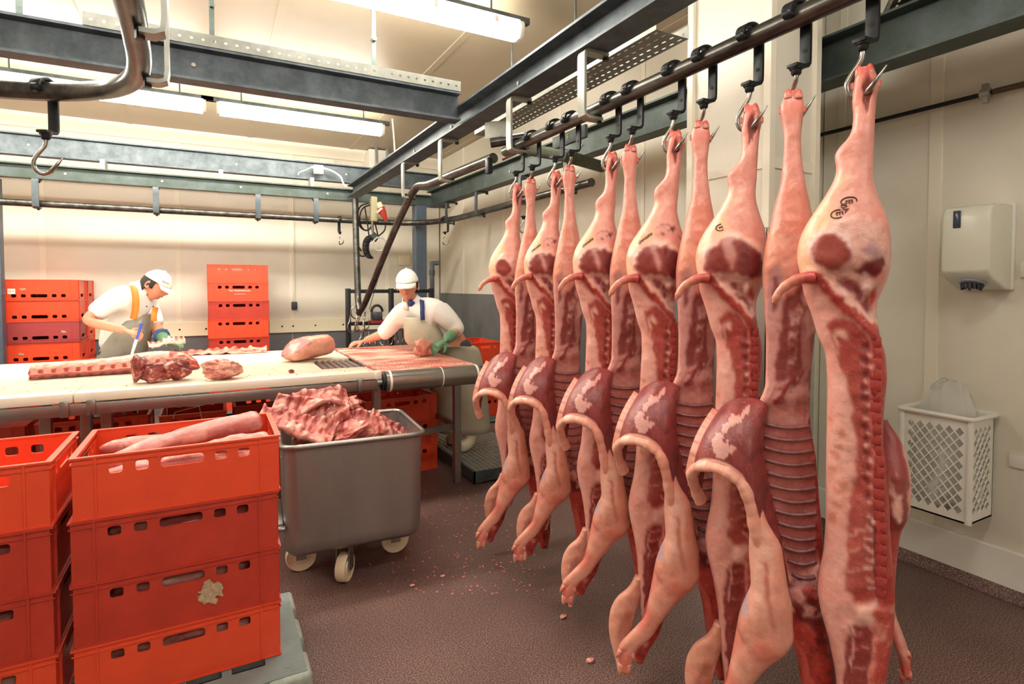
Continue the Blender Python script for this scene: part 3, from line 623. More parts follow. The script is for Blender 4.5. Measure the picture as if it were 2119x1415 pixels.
    nt.links.new(n2.outputs[0], ad.inputs[0]); nt.links.new(n1.outputs[0], ad.inputs[2]); nt.links.new(ad.outputs[0], bp.inputs['Height']); nt.links.new(bp.outputs[0], b.inputs['Normal'])
    return m
M['meat'] = meat_mat()
def setcol(me, cols):                        # cols: n x 4 (linear rgb + marbling)
    ca = me.color_attributes.new('Col', 'FLOAT_COLOR', 'POINT'); ca.data.foreach_set('color', np.asarray(cols, np.float32).ravel())
def meatmesh(name, v, f, cols, smooth=True):
    me = bpy.data.meshes.new(name); me.from_pydata([tuple(p) for p in v], [], f); setcol(me, cols)
    bm = bmesh.new(); bm.from_mesh(me); bmesh.ops.recalc_face_normals(bm, faces=bm.faces); bm.to_mesh(me); bm.free()
    if smooth: me.shade_smooth()
    me.materials.append(M['meat']); return me
def L4(c, marb=0): return np.array(lin(c) + (marb,))
SKIN, FAT, FATW = (226, 162, 148), (228, 174, 162), (240, 212, 198)
RED, DARK, BRI, GREY = (170, 74, 68), (118, 48, 50), (182, 62, 56), (184, 146, 146)
PIV = 1.95
class Plane:
    def __init__(s, px, X=XRAIL):
        u = (px - W/2)/FPX; t = X/(CF + CR*u).x; q = (CF + CR*u)*t; s.x, s.y = q.x, q.y
        s.b = math.atan2(q.x, q.y); s.r = Vector((math.cos(s.b), -math.sin(s.b), 0)); s.n = Vector((math.sin(s.b), math.cos(s.b), 0))
    def loc(s, px, py, dep=0):
        d = ray(px, py); h = Vector((d.x, d.y, 0)); t = (Vector((s.x, s.y, 0)).dot(s.n) + dep)/h.dot(s.n)
        p = Vector((0, 0, CAM_H)) + d*t; return ((p - Vector((s.x, s.y, 0))).dot(s.r), p.z - PIV)
def relief(name, pl, rows, tf, tb, base, regions, nc=48, dz=.005, nb=14, ydep=0, warp=.006, seed=1, backcol=SKIN, rough=.004, pw=2.4):
    pts = []
    for y, l, r in rows:
        a = pl.loc(l, y); b = pl.loc(r, y); pts.append((b[1], a[0], b[0]))
    pts = np.array(pts); z = pts[:,0]; zz = np.linspace(z[0], z[-1], max(6, int((z[0]-z[-1])/dz))); o = -z
    def ci(x, y, q):                       # smooth interpolation
        v = np.interp(q, x, y); k = 5; p = np.pad(v, k, mode='edge'); w = np.hanning(2*k+3)[1:-1]; return np.convolve(p, w/w.sum(), 'valid')
    Lz = ci(o, pts[:,1], -zz); Rz = ci(o, pts[:,2], -zz)
    if callable(tf): TF = tf(zz)
    else: TF = ci(*[np.array(k) for k in zip(*[(-pl.loc(1700, y)[1], t) for y, t in tf])], -zz)
    TB = ci(*[np.array(k) for k in zip(*[(-pl.loc(1700, y)[1], t) for y, t in tb])], -zz)
    YD = np.full(len(zz), ydep) if not hasattr(ydep, '__len__') else ci(*[np.array(k) for k in zip(*[(-pl.loc(1700, y)[1], t) for y, t in ydep])], -zz)
    s = np.linspace(-1, 1, nc); t = np.sin(s*math.pi/2)*.6 + s*.4
    X = ((Lz+Rz)/2)[:,None] + ((Rz-Lz)/2)[:,None]*t[None,:]; Z = np.repeat(zz[:,None], nc, 1)
    prof = (1-np.abs(t)**pw)**.5
    Yf = YD[:,None] - TF[:,None]*prof[None,:]
    C = np.empty(X.shape + (4,)); C[:] = L4(base[0]) if isinstance(base, tuple) and not isinstance(base[0], int) else L4(base)
    wx = X + (fbm(X*40, Z*40, seed)-.47)*warp*4; wz = Z + (fbm(X*40+9, Z*40+5, seed+7)-.47)*warp*4
    for rg in regions:
        poly, col = rg[0], rg[1]; bulge = rg[2] if len(rg) > 2 else 0; bl = rg[3] if len(rg) > 3 else 1; marb = rg[4] if len(rg) > 4 else 0; lumpy = rg[5] if len(rg) > 5 else 0
        P = [pl.loc(*p) for p in poly]
        mk = polymask(wx, wz, P).astype(float); mc = blur(mk, bl)[...,None]
        if lumpy: mc = mc*np.clip((fbm(X*lumpy, Z*lumpy, seed+3)-.36)*5, 0, 1)[...,None]
        C = C*(1-mc) + L4(col, marb)*mc
        if bulge: Yf = Yf - bulge*blur(mk, rg[6] if len(rg) > 6 else 6)
    Yf = Yf - (fbm(X*30, Z*30, seed+11)-.47)*rough*2
    # back
    s2 = np.linspace(1, -1, nb+2)[1:-1]; t2 = np.sin(s2*math.pi/2)
    XB = ((Lz+Rz)/2)[:,None] + ((Rz-Lz)/2)[:,None]*t2[None,:]; YB_ = YD[:,None] + TB[:,None]*((1-np.abs(t2)**2.2)**.5)[None,:]; ZB = np.repeat(zz[:,None], nb, 1)
    CB = np.empty(XB.shape + (4,)); CB[:] = L4(backcol)
    N = nc + nb; m = len(zz)
    V = np.stack([np.concatenate([X, XB], 1), np.concatenate([Yf, YB_], 1), np.concatenate([Z, ZB], 1)], -1).reshape(-1, 3)
    C = np.clip(np.concatenate([C, CB], 1).reshape(-1, 4), 0, 1)
    F = [(i*N+k, i*N+(k+1) % N, (i+1)*N+(k+1) % N, (i+1)*N+k) for i in range(m-1) for k in range(N)]
    F += [tuple(range(N))[::-1], tuple(range((m-1)*N, m*N))]
    me = meatmesh(name, V, F, C)
    def surf(x, z):                          # depth of the front surface at a local point
        i = int(np.argmin(np.abs(zz - z))); return float(np.interp(x, X[i], Yf[i]))
    return me, surf
def tubemesh(name, pts, r, n, cols, flat=1.0, smooth=True):
    b = MB().tube(pts, r, n, flat=flat); k = len(pts)
    if hasattr(cols[0], '__len__') and len(cols) == k: cc = [L4(c, 0) for c in cols for _ in range(n)]
    else: cc = [L4(cols, 0)]*(k*n)
    return meatmesh(name, b.v, b.f, cc, smooth)
def lobj(name, me, par, loc=(0, 0, 0), label=None):
    o = bpy.data.objects.new(name, me); COL.objects.link(o); o.parent = par; o.location = loc
    if label: o['label'] = label
    return o
def toe(pl, p0, p1, r, dep, col=(214, 96, 84)):
    a, b = pl.loc(*p0), pl.loc(*p1); P = smoothpath([(a[0], dep, a[1]), ((a[0]*.45+b[0]*.55), dep-.003, a[1]*.45+b[1]*.55), (b[0], dep, b[1])], 3)
    k = len(P); return tubemesh('toe', P, [r*(1-.85*(i/(k-1))**2) for i in range(k)], 10, [SKIN if i < k*.3 else col for i in range(k)])
def stamp_mesh(pl, surf, s, size, px, py, ang, dep=.0012):
    me = text_mesh(s, size, 0, size*.035); c = pl.loc(px, py); ca, sa = math.cos(ang), math.sin(ang)
    bm = bmesh.new(); bm.from_mesh(me); bmesh.ops.triangulate(bm, faces=bm.faces); bmesh.ops.subdivide_edges(bm, edges=bm.edges, cuts=2); bm.to_mesh(me); bm.free()
    for v in me.vertices:
        x = c[0] + v.co.x*ca - v.co.y*sa; z = c[1] + v.co.x*sa + v.co.y*ca; v.co = (x, surf(x, z) - dep, z)
    me.materials.append(M['stamp']); return me
def arc_mesh(pl, surf, px, py, rx, ry, a0, a1, ang=0, w=.0017):
    c = pl.loc(px, py); P = []
    for k in range(25):
        a = a0 + (a1-a0)*k/24; x = rx*math.cos(a); z = ry*math.sin(a); X_ = c[0] + x*math.cos(ang) - z*math.sin(ang); Z_ = c[1] + x*math.sin(ang) + z*math.cos(ang); P.append((X_, surf(X_, Z_)-.0008, Z_))
    b = MB().tube(P, w, 5); return b.mesh('stamp_ring', M['stamp'])
M['stamp'] = mat('brown_stamp_ink', (58, 30, 18), .7, noise=.5, scale=120, col2=(110, 66, 36))
# ------------------------------------------------------------------ half carcass showing cut ham and spine
PA = Plane(1775)
rowsA = [(140,1774,1806),(158,1768,1817),(176,1765,1820),(200,1763,1814),(240,1766,1811),(270,1762,1810),(285,1753,1809),(299,1733,1809),(311,1725,1809),(328,1729,1808),(350,1732,1806),(375,1722,1807),(410,1700,1819),(450,1672,1837),(480,1656,1844),(520,1648,1846),(555,1653,1843),(580,1660,1836),(604,1661,1825),(625,1668,1815),(650,1678,1813),(700,1692,1822),(735,1708,1833),(785,1711,1836),(850,1711,1829),(915,1710,1827),(965,1709,1835),(1045,1708,1841),(1120,1707,1843),(1173,1703,1848),(1225,1693,1852),(1262,1690,1852),(1303,1698,1850),(1355,1714,1842),(1415,1727,1832),(1480,1735,1818),(1540,1742,1805),(1590,1752,1785)]
tfA = [(140,.016),(176,.024),(240,.022),(300,.03),(350,.03),(410,.05),(480,.07),(540,.075),(580,.062),(620,.045),(700,.045),(850,.045),(1050,.05),(1200,.055),(1300,.05),(1415,.04),(1590,.02)]
tbA = [(140,.016),(176,.022),(300,.03),(375,.035),(450,.065),(520,.08),(600,.06),(700,.05),(1000,.055),(1250,.065),(1415,.05),(1590,.02)]
fatb = [(1690,690),(1712,735),(1737,748),(1760,825),(1773,898),(1773,966),(1760,1018),(1766,1059),(1753,1085),(1755,1148),(1750,1200),(1776,1230)]
def regionsA(var):
    g = []
    g.append(([(1640,600),(1860,600),(1860,1600),(1640,1600)], FAT, 0, 10))
    g.append((ell(1735,380,30,26), (236,188,164), 0, 8)); g.append((ell(1790,200,20,40), (226,150,134), 0, 8)); g.append((ell(1792,150,26,14), (222,110,96), 0, 5))
    g.append((ell(1690,500,40,90,.3), (240,200,164), 0, 16))
    g.append(([(1786,168),(1796,165),(1803,190),(1796,225),(1790,240),(1784,215)], (132,62,58), -.008, 2))
    if var == 0:
        g.append(([(1700,478),(1730,462),(1765,450),(1800,448),(1824,470),(1840,505),(1840,562),(1812,566),(1790,552),(1766,560),(1752,520)], (226,182,168), .006, 3, .5))
        g.append((ell(1722,524,47,42,.2), (226,190,182), .004, 2)); g.append((ell(1722,527,40,35,.2), (158,76,66), .006, 1))
        g.append(([(1766,560),(1795,541),(1826,527),(1832,548),(1822,572),(1802,578),(1784,572)], (122,44,48), -.004, 1))
        g.append(([(1783,525),(1800,505),(1826,525),(1800,540)], (186,150,156), 0, 3))
    else:
        g.append(([(1664,548),(1668,505),(1690,478),(1730,465),(1775,466),(1815,485),(1838,525),(1834,572),(1660,575)], (238,196,178), .004, 3))
        g.append(([(1672,548),(1678,516),(1700,492),(1735,478),(1775,480),(1808,498),(1830,530),(1826,566),(1790,574),(1760,560),(1730,578),(1695,574)], (146,66,60), .008, 2))
        g.append(([(1770,480),(1808,498),(1830,530),(1826,566),(1790,574),(1768,545)], (118,40,42), -.004, 3))
        g.append(([(1722,486),(1742,480),(1760,530),(1748,560),(1738,525)], (206,150,144), 0, 2))
    if var == 2:
        st_ = [(1792 + (13 if k % 2 == 0 else 4)*math.cos(k*.7), 432 + (10 if k % 2 == 0 else 4)*math.sin(k*.7)) for k in range(9)]
        g.append((st_, (84,36,40), -.002, 1)); g.append((ell(1766,444,7,4,.4), (120,56,56), 0, 1)); g.append((ell(1812,452,9,2,.8), (120,60,60), 0, 1)); g.append(([(1740,428),(1770,418),(1800,424),(1800,426),(1770,421),(1742,431)], (150,84,78), 0, 1))
    g.append(([(1690,574),(1720,566),(1760,562),(1790,572),(1820,582),(1822,604),(1812,630),(1813,672),(1798,668),(1770,640),(1740,608)], (228,188,176), -.004, 2, .6))
    g.append(([(1725,575),(1760,575),(1790,600),(1810,640),(1790,650),(1760,620)], (150,72,72), -.003, 2, .3, 34))
    g.append((ell(1789,594,11,9), (240,204,198), .014, 1)); g.append((ell(1752,592,10,9), (146,72,78), 0, 1)); g.append((ell(1790,570,12,5,.5), (196,176,186), .004, 1))
    g.append((ell(1775,625,9,14,.6), (146,70,76), -.002, 1)); g.append((ell(1805,610,8,20), (190,80,70), 0, 2))
    g.append(([(1655,572),(1685,563),(1702,565),(1722,582),(1747,609),(1777,634),(1808,664),(1822,690),(1812,700),(1788,682),(1768,660),(1733,632),(1703,600),(1684,584),(1660,590)], (182,72,66), .012, 2, .8))
    g.append(([(1700,568),(1726,583),(1750,606),(1780,632),(1808,660),(1804,667),(1775,644),(1744,618),(1718,594)], (238,196,184), .004, 1))
    g.append(([(1715,668),(1740,652),(1768,662),(1792,690),(1802,740),(1795,800),(1772,806),(1748,764),(1724,712)], (168,72,66), 0, 3, .5))
    g.append(([(1722,690),(1745,676),(1755,700),(1748,740),(1735,735)], (236,196,180), 0, 4))
    sp = [(1797,690),(1803,760),(1806,850),(1808,950),(1812,1050),(1815,1150),(1812,1240)]
    g.append((fatb[3:] + [(1800,1240)] + sp[::-1] + [(1745,700),(1730,690)], (176,80,72), -.004, 3, .5))
    g.append(([(1757,1022),(1798,1010),(1803,1100),(1800,1195),(1755,1200),(1757,1090)], (180,92,84), .006, 3, .3))
    for y in (1086, 1122, 1160): g.append(([(1754,y),(1800,y-6),(1800,y-3),(1754,y+3)], (226,170,160), .003, 1))
    for k in range(9):
        y = 860 + k*24 + (k*37 % 11); x = 1720 + (k*53 % 30); g.append((ell(x, y, 9 + k % 4, 5 + k % 3, .2), (206,136,116), 0, 2))
    g.append((sp + [(1860,1240),(1860,690)], (180,62,56), .004, 2, .4))
    g.append(([(1805,700),(1809,700),(1813,850),(1815,1000),(1819,1150),(1817,1235),(1813,1235),(1810,1000),(1808,850)], (104,34,34), -.006, 1))
    for k in range(8): y = 1050 + k*20; g.append(([(1794,y),(1812,y+14),(1811,y+20),(1796,y+8)], (230,194,184), .002, 1))
    for k in range(12): y = 715 + k*27; g.append((ell(1790, y, 7, 8), (118,42,44), -.006, 2)); g.append((ell(1797, y+13, 6, 3), (226,180,170), .002, 1))
    g.append(([(1776,1230),(1800,1222),(1815,1225),(1808,1245),(1800,1270),(1770,1262)], (234,190,176), .006, 3))
    g.append(([(1752,1290),(1765,1270),(1795,1272),(1804,1292),(1801,1340),(1797,1400),(1790,1500),(1765,1560),(1750,1450),(1746,1380)], (150,66,64), -.004, 2, .4))
    for y in (1292, 1320, 1362): g.append(([(1768,y),(1798,y-3),(1798,y),(1768,y+3)], (216,150,146), .003, 1))
    g.append(([(1763,1270),(1767,1270),(1764,1370),(1760,1370)], (228,180,172), .003, 1))
    g.append(([(1806,1240),(1860,1240),(1860,1600),(1796,1600),(1800,1400),(1804,1300)], (204,92,82), 0, 3, .9)); g.append(([(1806,1240),(1860,1240),(1845,1600),(1800,1600)], (228,160,146), .004, 2, .6, 30))
    return g
MEA, SURFA = {}, {}
for v in (0, 1, 2): MEA[v], SURFA[v] = relief('carcass_body', PA, rowsA, tfA, tbA, SKIN, regionsA(v), nc=56, seed=3+v)
def lp(pl, px, py, dep): a = pl.loc(px, py); return Vector((a[0], dep, a[1]))
tailm = tubemesh('tail', smoothpath([lp(PA,1690,575,-.058), lp(PA,1665,576,-.062), lp(PA,1640,586,-.066), lp(PA,1620,602,-.064), lp(PA,1607,626,-.060)], 5), [.016]*4+[.0145]*5+[.0125]*5+[.0105]*5+[.006]*2, 12, [(186,76,70)]*5+[(200,104,92)]*3+[(214,136,118)]*3+[(228,166,146)]*10)
verts = []
for k in range(24):
    y = 705 + k*22; a = PA.loc(1811 + (6 if k > 10 else 0) + (k > 16)*4, y); verts.append((a[0], a[1]))
def vert_mesh():
    b = MB(); b.box((-.0125, -.006, -.0132), (.0125, .006, .0132)); me = b.mesh('vertebra', M['meat'], bevel=.0035, seg=2)
    setcol(me, [L4((168,66,62), .8)]*len(me.vertices)); return me
VERT = vert_mesh()
toesA = [toe(PA,(1780,160),(1776,137),.0115,-.006), toe(PA,(1798,160),(1800,134),.013,-.008), toe(PA,(1766,185),(1762,170),.006,.004), toe(PA,(1816,180),(1820,164),.007,.0)]
rb = [(880,1798,1836),(920,1798,1866),(960,1798,1881),(1000,1798,1890),(1050,1798,1892),(1090,1798,1885),(1120,1798,1868),(1200,1802,1858),(1300,1806,1852),(1390,1812,1846)]
BELLYA, _ = relief('belly_flap', PA, rb, [(880,.01),(960,.05),(1060,.055),(1120,.03),(1390,.02)], [(880,.01),(1000,.045),(1390,.02)], (146,64,62),
    [([(1838,985),(1850,985),(1868,1010),(1874,1060),(1866,1090),(1852,1070),(1842,1030)], (236,196,182), .006, 1, .5, 30), ([(1862,915),(1900,960),(1900,1100),(1880,1100),(1884,1050),(1880,985)], FAT, 0, 2), ([(1798,1110),(1900,1110),(1860,1400),(1798,1400)], (196,90,80), 0, 3, .8)], nc=30, ydep=.07, seed=9)
fl = [(1236,1822,1850),(1290,1824,1852),(1330,1834,1862),(1370,1846,1878),(1400,1858,1888),(1430,1866,1894),(1450,1872,1890)]
FOREA, _ = relief('foreleg', PA, fl, [(1236,.02),(1330,.034),(1450,.015)], [(1236,.02),(1330,.034),(1450,.015)], SKIN, [(ell(1880,1430,18,20), (226,120,104), 0, 5)], nc=20, ydep=.115, seed=10)
fa_t = [toe(PA,(1882,1440),(1892,1462),.011,.11), toe(PA,(1872,1440),(1874,1468),.011,.11), toe(PA,(1880,1392),(1893,1410),.008,.10)]
er = [(1440,1722,1752),(1475,1705,1752),(1500,1668,1742),(1530,1650,1732),(1565,1645,1722),(1600,1650,1712),(1640,1668,1702),(1670,1680,1694)]
EARA, _ = relief('ear', PA, er, [(1440,.02),(1500,.02),(1600,.014),(1670,.006)], [(1440,.02),(1500,.016),(1600,.008),(1670,.004)], (236,178,156), [(ell(1700,1560,20,44,.3), (226,158,138), -.006, 8)], nc=26, ydep=[(1440,0),(1520,-.012),(1600,-.03),(1670,-.045)], seed=12)
def half_a(px, var, label, roll=0, turn=0, s=1.0, stamps=None, dzz=0):
    pl = Plane(px); t = thing('half_pig_carcass', label, 'pig carcass', (pl.x, pl.y, PIV + dzz), -pl.b + turn, 'half pig carcasses on the rail')
    t.rotation_euler = (0, roll, -pl.b + turn); t.scale = (s, s, s)
    lobj('body', MEA[var], t); lobj('tail', tailm, t); lobj('belly_flap', BELLYA, t); lobj('foreleg', FOREA, t); e = lobj('ear', EARA, t)
    for m in toesA: lobj('toe', m, t)
    for m in fa_t: lobj('toe', m, t)
    for x, z in verts: lobj('vertebra', VERT, t, (x, SURFA[var](x, z) + .005, z))
    for st in stamps or []: lobj('inspection_stamp' if st[0] != 'r' else 'stamp_ring', st[1], t, label='brown inked inspection stamp')
    return t
SA = SURFA[0]
st0 = [('t', stamp_mesh(PA, SA, 'E', .021, 1757, 423, R(-82))), ('r', arc_mesh(PA, SA, 1757, 422, .017, .0105, R(-20), R(250), R(5))), ('t', stamp_mesh(PA, SA, 'UA', .017, 1749, 436, R(-62))), ('t', stamp_mesh(PA, SA, 'E', .021, 1738, 447, R(-78))), ('r', arc_mesh(PA, SA, 1735, 448, .015, .0105, R(60), R(300), R(10)))]
st1 = [('t', stamp_mesh(PA, SURFA[1], 'E', .015, 1716, 452, R(-80))), ('r', arc_mesh(PA, SURFA[1], 1716, 452, .014, .010, R(80), R(300), R(10)))]
st2 = [('t', stamp_mesh(PA, SURFA[2], 'uiwuunu', .017, 1705, 462, R(40)))]
half_a(1775, 0, 'half pig with brown stamp letters on ham, beside the white column', stamps=st0)
half_a(1545, 1, 'half pig with small ringed E stamp and dark cut ham', R(1.5), stamps=st1)
half_a(1390, 2, 'half pig with dark cut ham and star shaped dark spot above it', R(3.0), .06, 1.0, st2)
half_a(1262, 2, 'half pig with smudged stamp row and wide cut ham, beside the rail switch', R(2.6), .0, .97, st2)
half_a(1148, 2, 'half pig with dark bruise above its ham, second from the table roller', R(2.2), -.05, .96, st2)
half_a(1068, 0, 'half pig hanging last on the rail towards the hook cluster', R(1.8), .03, .97)
# ------------------------------------------------------------------ half carcass showing ribs and folded belly
PB = Plane(1640); PB1 = Plane(1450)
rowsB = [(188,1628,1655),(205,1617,1662),(222,1613,1665),(250,1618,1661),(285,1623,1657),(330,1620,1659),(375,1616,1666),(415,1604,1675),(470,1592,1686),(515,1582,1692),(555,1577,1694),(605,1579,1694),(655,1583,1692),(700,1585,1686),(760,1585,1680),(810,1583,1677),(840,1570,1676),(890,1556,1678),(940,1550,1688),(1000,1556,1693),(1045,1566,1696),(1095,1580,1702),(1150,1596,1702),(1200,1606,1700),(1250,1616,1700),(1300,1630,1712),(1381,1650,1728),(1450,1660,1733),(1520,1675,1733),(1560,1690,1722)]
tfB = [(188,.015),(222,.024),(285,.022),(375,.03),(470,.05),(555,.055),(655,.035),(760,.03),(840,.03),(950,.03),(1150,.035),(1300,.045),(1560,.02)]
tbB = [(188,.015),(222,.022),(375,.032),(470,.06),(555,.06),(700,.045),(900,.07),(1100,.07),(1300,.05),(1560,.02)]
def regionsB():
    g = [([(1500,640),(1800,640),(1800,1600),(1500,1600)], FAT, 0, 10)]
    g.append((ell(1640,215,28,30), (228,152,136), 0, 8)); g.append((ell(1640,190,26,10), (222,112,98), 0, 4)); g.append((ell(1635,430,30,60), (220,148,128), 0, 14)); g.append((ell(1600,520,22,60), (226,158,134), 0, 12))
    g.append(([(1592,560),(1615,545),(1626,580),(1618,650),(1606,740),(1604,815),(1590,815),(1588,680)], (200,152,150), -.003, 3)); g.append((ell(1606,610,7,40,.1), (150,84,84), -.003, 3))
    g.append(([(1622,620),(1650,592),(1700,592),(1700,840),(1600,840),(1606,740)], (142,66,66), -.006, 3, .4))
    g.append(([(1640,600),(1660,640),(1650,700),(1640,760),(1632,820),(1624,820),(1630,740),(1632,670)], (220,176,172), .003, 2, 0, 26)); g.append(([(1660,650),(1676,640),(1680,720),(1668,800),(1656,810)], (196,140,140), 0, 3, .3, 22))
    g.append(([(1660,600),(1700,600),(1690,680),(1672,700)], (226,186,180), 0, 3, 0, 24))
    g.append(([(1560,840),(1676,832),(1688,940),(1696,1050),(1696,1150),(1668,1205),(1640,1196),(1612,1110),(1580,1000),(1560,900)], (192,116,110), -.020, 7, .6, 0, 22))
    g.append(([(1672,840),(1690,840),(1720,1220),(1690,1220),(1690,1050),(1682,940)], (166,52,48), .006, 2, .4))
    g.append(([(1590,790),(1676,790),(1676,880),(1570,884)], (206,150,146), 0, 3, .3, 26)); g.append(([(1604,830),(1620,800),(1640,778),(1662,764),(1664,768),(1644,784),(1628,806),(1612,836)], (150,60,60), .005, 1)); g.append(([(1636,780),(1630,756),(1634,755),(1642,778)], (150,60,60), .004, 1)); g.append(([(1648,776),(1668,782),(1668,786),(1648,781)], (222,176,168), .004, 1))
    g.append(([(1610,1190),(1740,1190),(1760,1600),(1600,1600)], (128,40,40), 0, 3, .3)); g.append(([(1600,1200),(1760,1200),(1760,1600),(1600,1600)], (196,74,64), .008, 2, .4, 24)); g.append(([(1630,1180),(1700,1180),(1700,1260),(1640,1260)], (226,172,162), .004, 2, .2, 36))
    g.append(([(1640,1290),(1664,1330),(1690,1420),(1700,1560),(1660,1560),(1645,1400)], (214,96,84), .006, 3, .4))
    return g
MEB, SURFB = relief('carcass_body', PB, rowsB, tfB, tbB, SKIN, regionsB(), nc=56, seed=21)
toesB = [toe(PB,(1632,205),(1630,186),.013,-.008), toe(PB,(1651,205),(1652,186),.013,-.008), toe(PB,(1616,235),(1612,222),.006,.0), toe(PB,(1663,232),(1666,220),.006,.0)]
ribs = []
for k in range(13):
    y = 872 + k*25.5; xl = np.interp(y, [860, 1000, 1110, 1200], [1572, 1590, 1616, 1645]); xr = np.interp(y, [860, 940, 1050, 1200], [1672, 1682, 1689, 1686])
    P = []
    for j in range(8):
        f = j/7; px = xl + (xr-xl)*f; py = y + 9*f + 6*math.sin(f*math.pi) - (4 if k > 9 else 0)*f; a = PB.loc(px, py); P.append((a[0], SURFB(a[0], a[1]) + .001 + .002*abs(f-.5), a[1]))
    ribs.append(tubemesh('rib', smoothpath(P, 2), [.0105]*15, 12, [(150,102,104) if (j % 5) else (132,84,88) for j in range(15)], .55))
rimp = [(1454,1034,-.02),(1443,995,-.05),(1442,958,-.09),(1460,939,-.12),(1490,937,-.14),(1520,948,-.145),(1545,972,-.14),(1558,1010,-.13),(1568,1060,-.12),(1580,1110,-.11),(1596,1150,-.10),(1612,1185,-.085),(1626,1210,-.06)]
attp = [(1478,915,.045),(1474,892,.04),(1479,862,.03),(1500,836,.015),(1530,822,.0),(1560,822,-.008),(1588,836,-.02),(1584,870,-.03),(1582,920,-.03),(1590,985,-.03),(1607,1060,-.032),(1622,1130,-.038),(1634,1190,-.045)]
def flap():
    def pt(p): a = PB.loc(p[0], p[1]); return Vector((a[0], p[2], a[1]))
    Rm = smoothpath([pt(p) for p in rimp], 12); At = smoothpath([pt(p) for p in attp], 12); n = len(Rm); m = 40; V = []; C = []
    px = smoothpath([Vector((p[0], p[1], 0)) for p in rimp], 12); pa = smoothpath([Vector((p[0], p[1], 0)) for p in attp], 12)
    pats = [ell(1522,866,24,9,-.5), ell(1512,912,24,10,-.25), ell(1540,850,10,5,-.5), ell(1498,900,10,14,.4)]
    for i in range(n):
        for j in range(m):
            v = j/(m-1); q = At[i].lerp(Rm[i], v); sb = math.sin(v*math.pi)
            q = q + Vector((-.006*sb, -.035*sb*(1 if i < n*.75 else .4), .012*sb)); V.append(q)
            c = px[i]*v + pa[i]*(1-v); X_ = np.array([c.x]); Z_ = np.array([c.y]); nz = fbm(X_/16, Z_/16, 5)[0]
            col = L4((146,66,66), .35)
            if nz > .5: col = L4((128,54,56), .5)
            dst = min([((c.x-sum(p[0] for p in e)/20)**2 + (c.y-sum(p[1] for p in e)/20)**2)**.5 for e in pats])
            if any(inpoly((c.x + (nz-.47)*50, c.y + (fbm(X_/14+31, Z_/14, 8)[0]-.47)*40), e) for e in pats): col = L4((214,164,156), .3)
            if v > .9: col = L4(FAT)
            if v < .06 and i > n*.5: col = L4((170,60,54), .8)
            C.append(col)
    k = len(V); th = .02
    for i in range(n):
        for j in range(m):
            p = V[i*m+j]; a = V[i*m+min(j+1, m-1)] - V[i*m+max(j-1, 0)]; b = V[min(i+1, n-1)*m+j] - V[max(i-1, 0)*m+j]; nn = a.cross(b)
            nn = nn.normalized() if nn.length > 1e-9 else Vector((0, 1, 0))
            if nn.y < 0: nn = -nn
            V.append(p + nn*th + Vector((0, .004, -.004))); C.append(L4((214,150,130), 0))
    F = []
    for i in range(n-1):
        for j in range(m-1): a = i*m+j; F += [(a, a+1, a+m+1, a+m), (k+a, k+a+m, k+a+m+1, k+a+1)]
        F += [(i*m, (i+1)*m, k+(i+1)*m, k+i*m), (i*m+m-1, k+i*m+m-1, k+(i+1)*m+m-1, (i+1)*m+m-1)]
    for i in (0, n-1): F += [(i*m+j, i*m+j+1, k+i*m+j+1, k+i*m+j) for j in range(m-1)]
    fm = meatmesh('belly_flap', V, F, C)
    rr = [.0145 + .0012*math.sin(i*.35) + .0006*math.sin(i*.9) + .006*max(0, i/n-.45) for i in range(n)]; rr[0] = .006; rr[1] = .011
    for i in range(n):
        if i > n*.8: rr[i] *= 1 - .75*(i-n*.8)/(n*.2)
    rim = tubemesh('fat_rim', [q + Vector((0, .004, -.004)) for q in Rm], rr, 12, [(238,184,164) if (i*7 % 11) else (232,168,148) for i in range(n)], 1.3)
    return fm, rim
FLAP, FRIM = flap()
fr_ = [(950,1388,1400),(985,1384,1412),(1020,1383,1435),(1050,1383,1439),(1100,1387,1447),(1118,1379,1453),(1151,1368,1453),(1177,1364,1456),(1195,1361,1446),(1220,1356,1415),(1264,1348,1382),(1300,1317,1360),(1315,1302,1340),(1330,1295,1329),(1345,1297,1326),(1360,1298,1322),(1370,1303,1318)]
FOREB, SFB = relief('foreleg', PB1, fr_, [(950,.008),(985,.014),(1060,.03),(1150,.052),(1220,.045),(1300,.03),(1370,.016)], [(950,.008),(985,.012),(1060,.025),(1150,.04),(1220,.04),(1300,.028),(1370,.016)], (226,164,144),
    [(ell(1397,1060,26,70), (234,184,166), 0, 8), ([(1366,1090),(1378,1060),(1386,1090),(1380,1130),(1368,1140)], (196,178,186), -.003, 3), ([(1352,1150),(1372,1165),(1400,1196),(1396,1200),(1366,1172),(1350,1156)], (186,112,100), -.006, 3), ([(1404,1040),(1409,1040),(1420,1110),(1428,1150),(1422,1150),(1412,1105)], (200,124,110), -.004, 2), (ell(1410,1185,24,16,.3), (220,140,122), .004, 8), (ell(1352,1180,16,30), (222,136,120), 0, 10), (ell(1345,1250,20,24), (218,134,118), 0, 10), (ell(1300,1345,22,26), (224,138,120), 0, 6), ([(1296,1322),(1318,1318),(1316,1324),(1298,1330)], (180,96,84), -.006, 3)], nc=34, ydep=[(950,-.085),(985,-.09),(1030,-.10),(1100,-.10),(1220,-.10),(1370,-.115)], seed=31, rough=.002)
toesF = [toe(PB1,(1304,1352),(1300,1376),.0125,-.118,(226,170,140)), toe(PB1,(1316,1352),(1318,1378),.0125,-.118,(222,150,126)), toe(PB1,(1302,1322),(1293,1338),.0085,-.125,(226,140,120)), toe(PB1,(1324,1328),(1328,1344),.008,-.12,(226,140,120))]
nr = [(1190,1375,1420),(1240,1356,1404),(1290,1340,1384),(1330,1330,1372),(1360,1322,1352),(1385,1326,1342)]
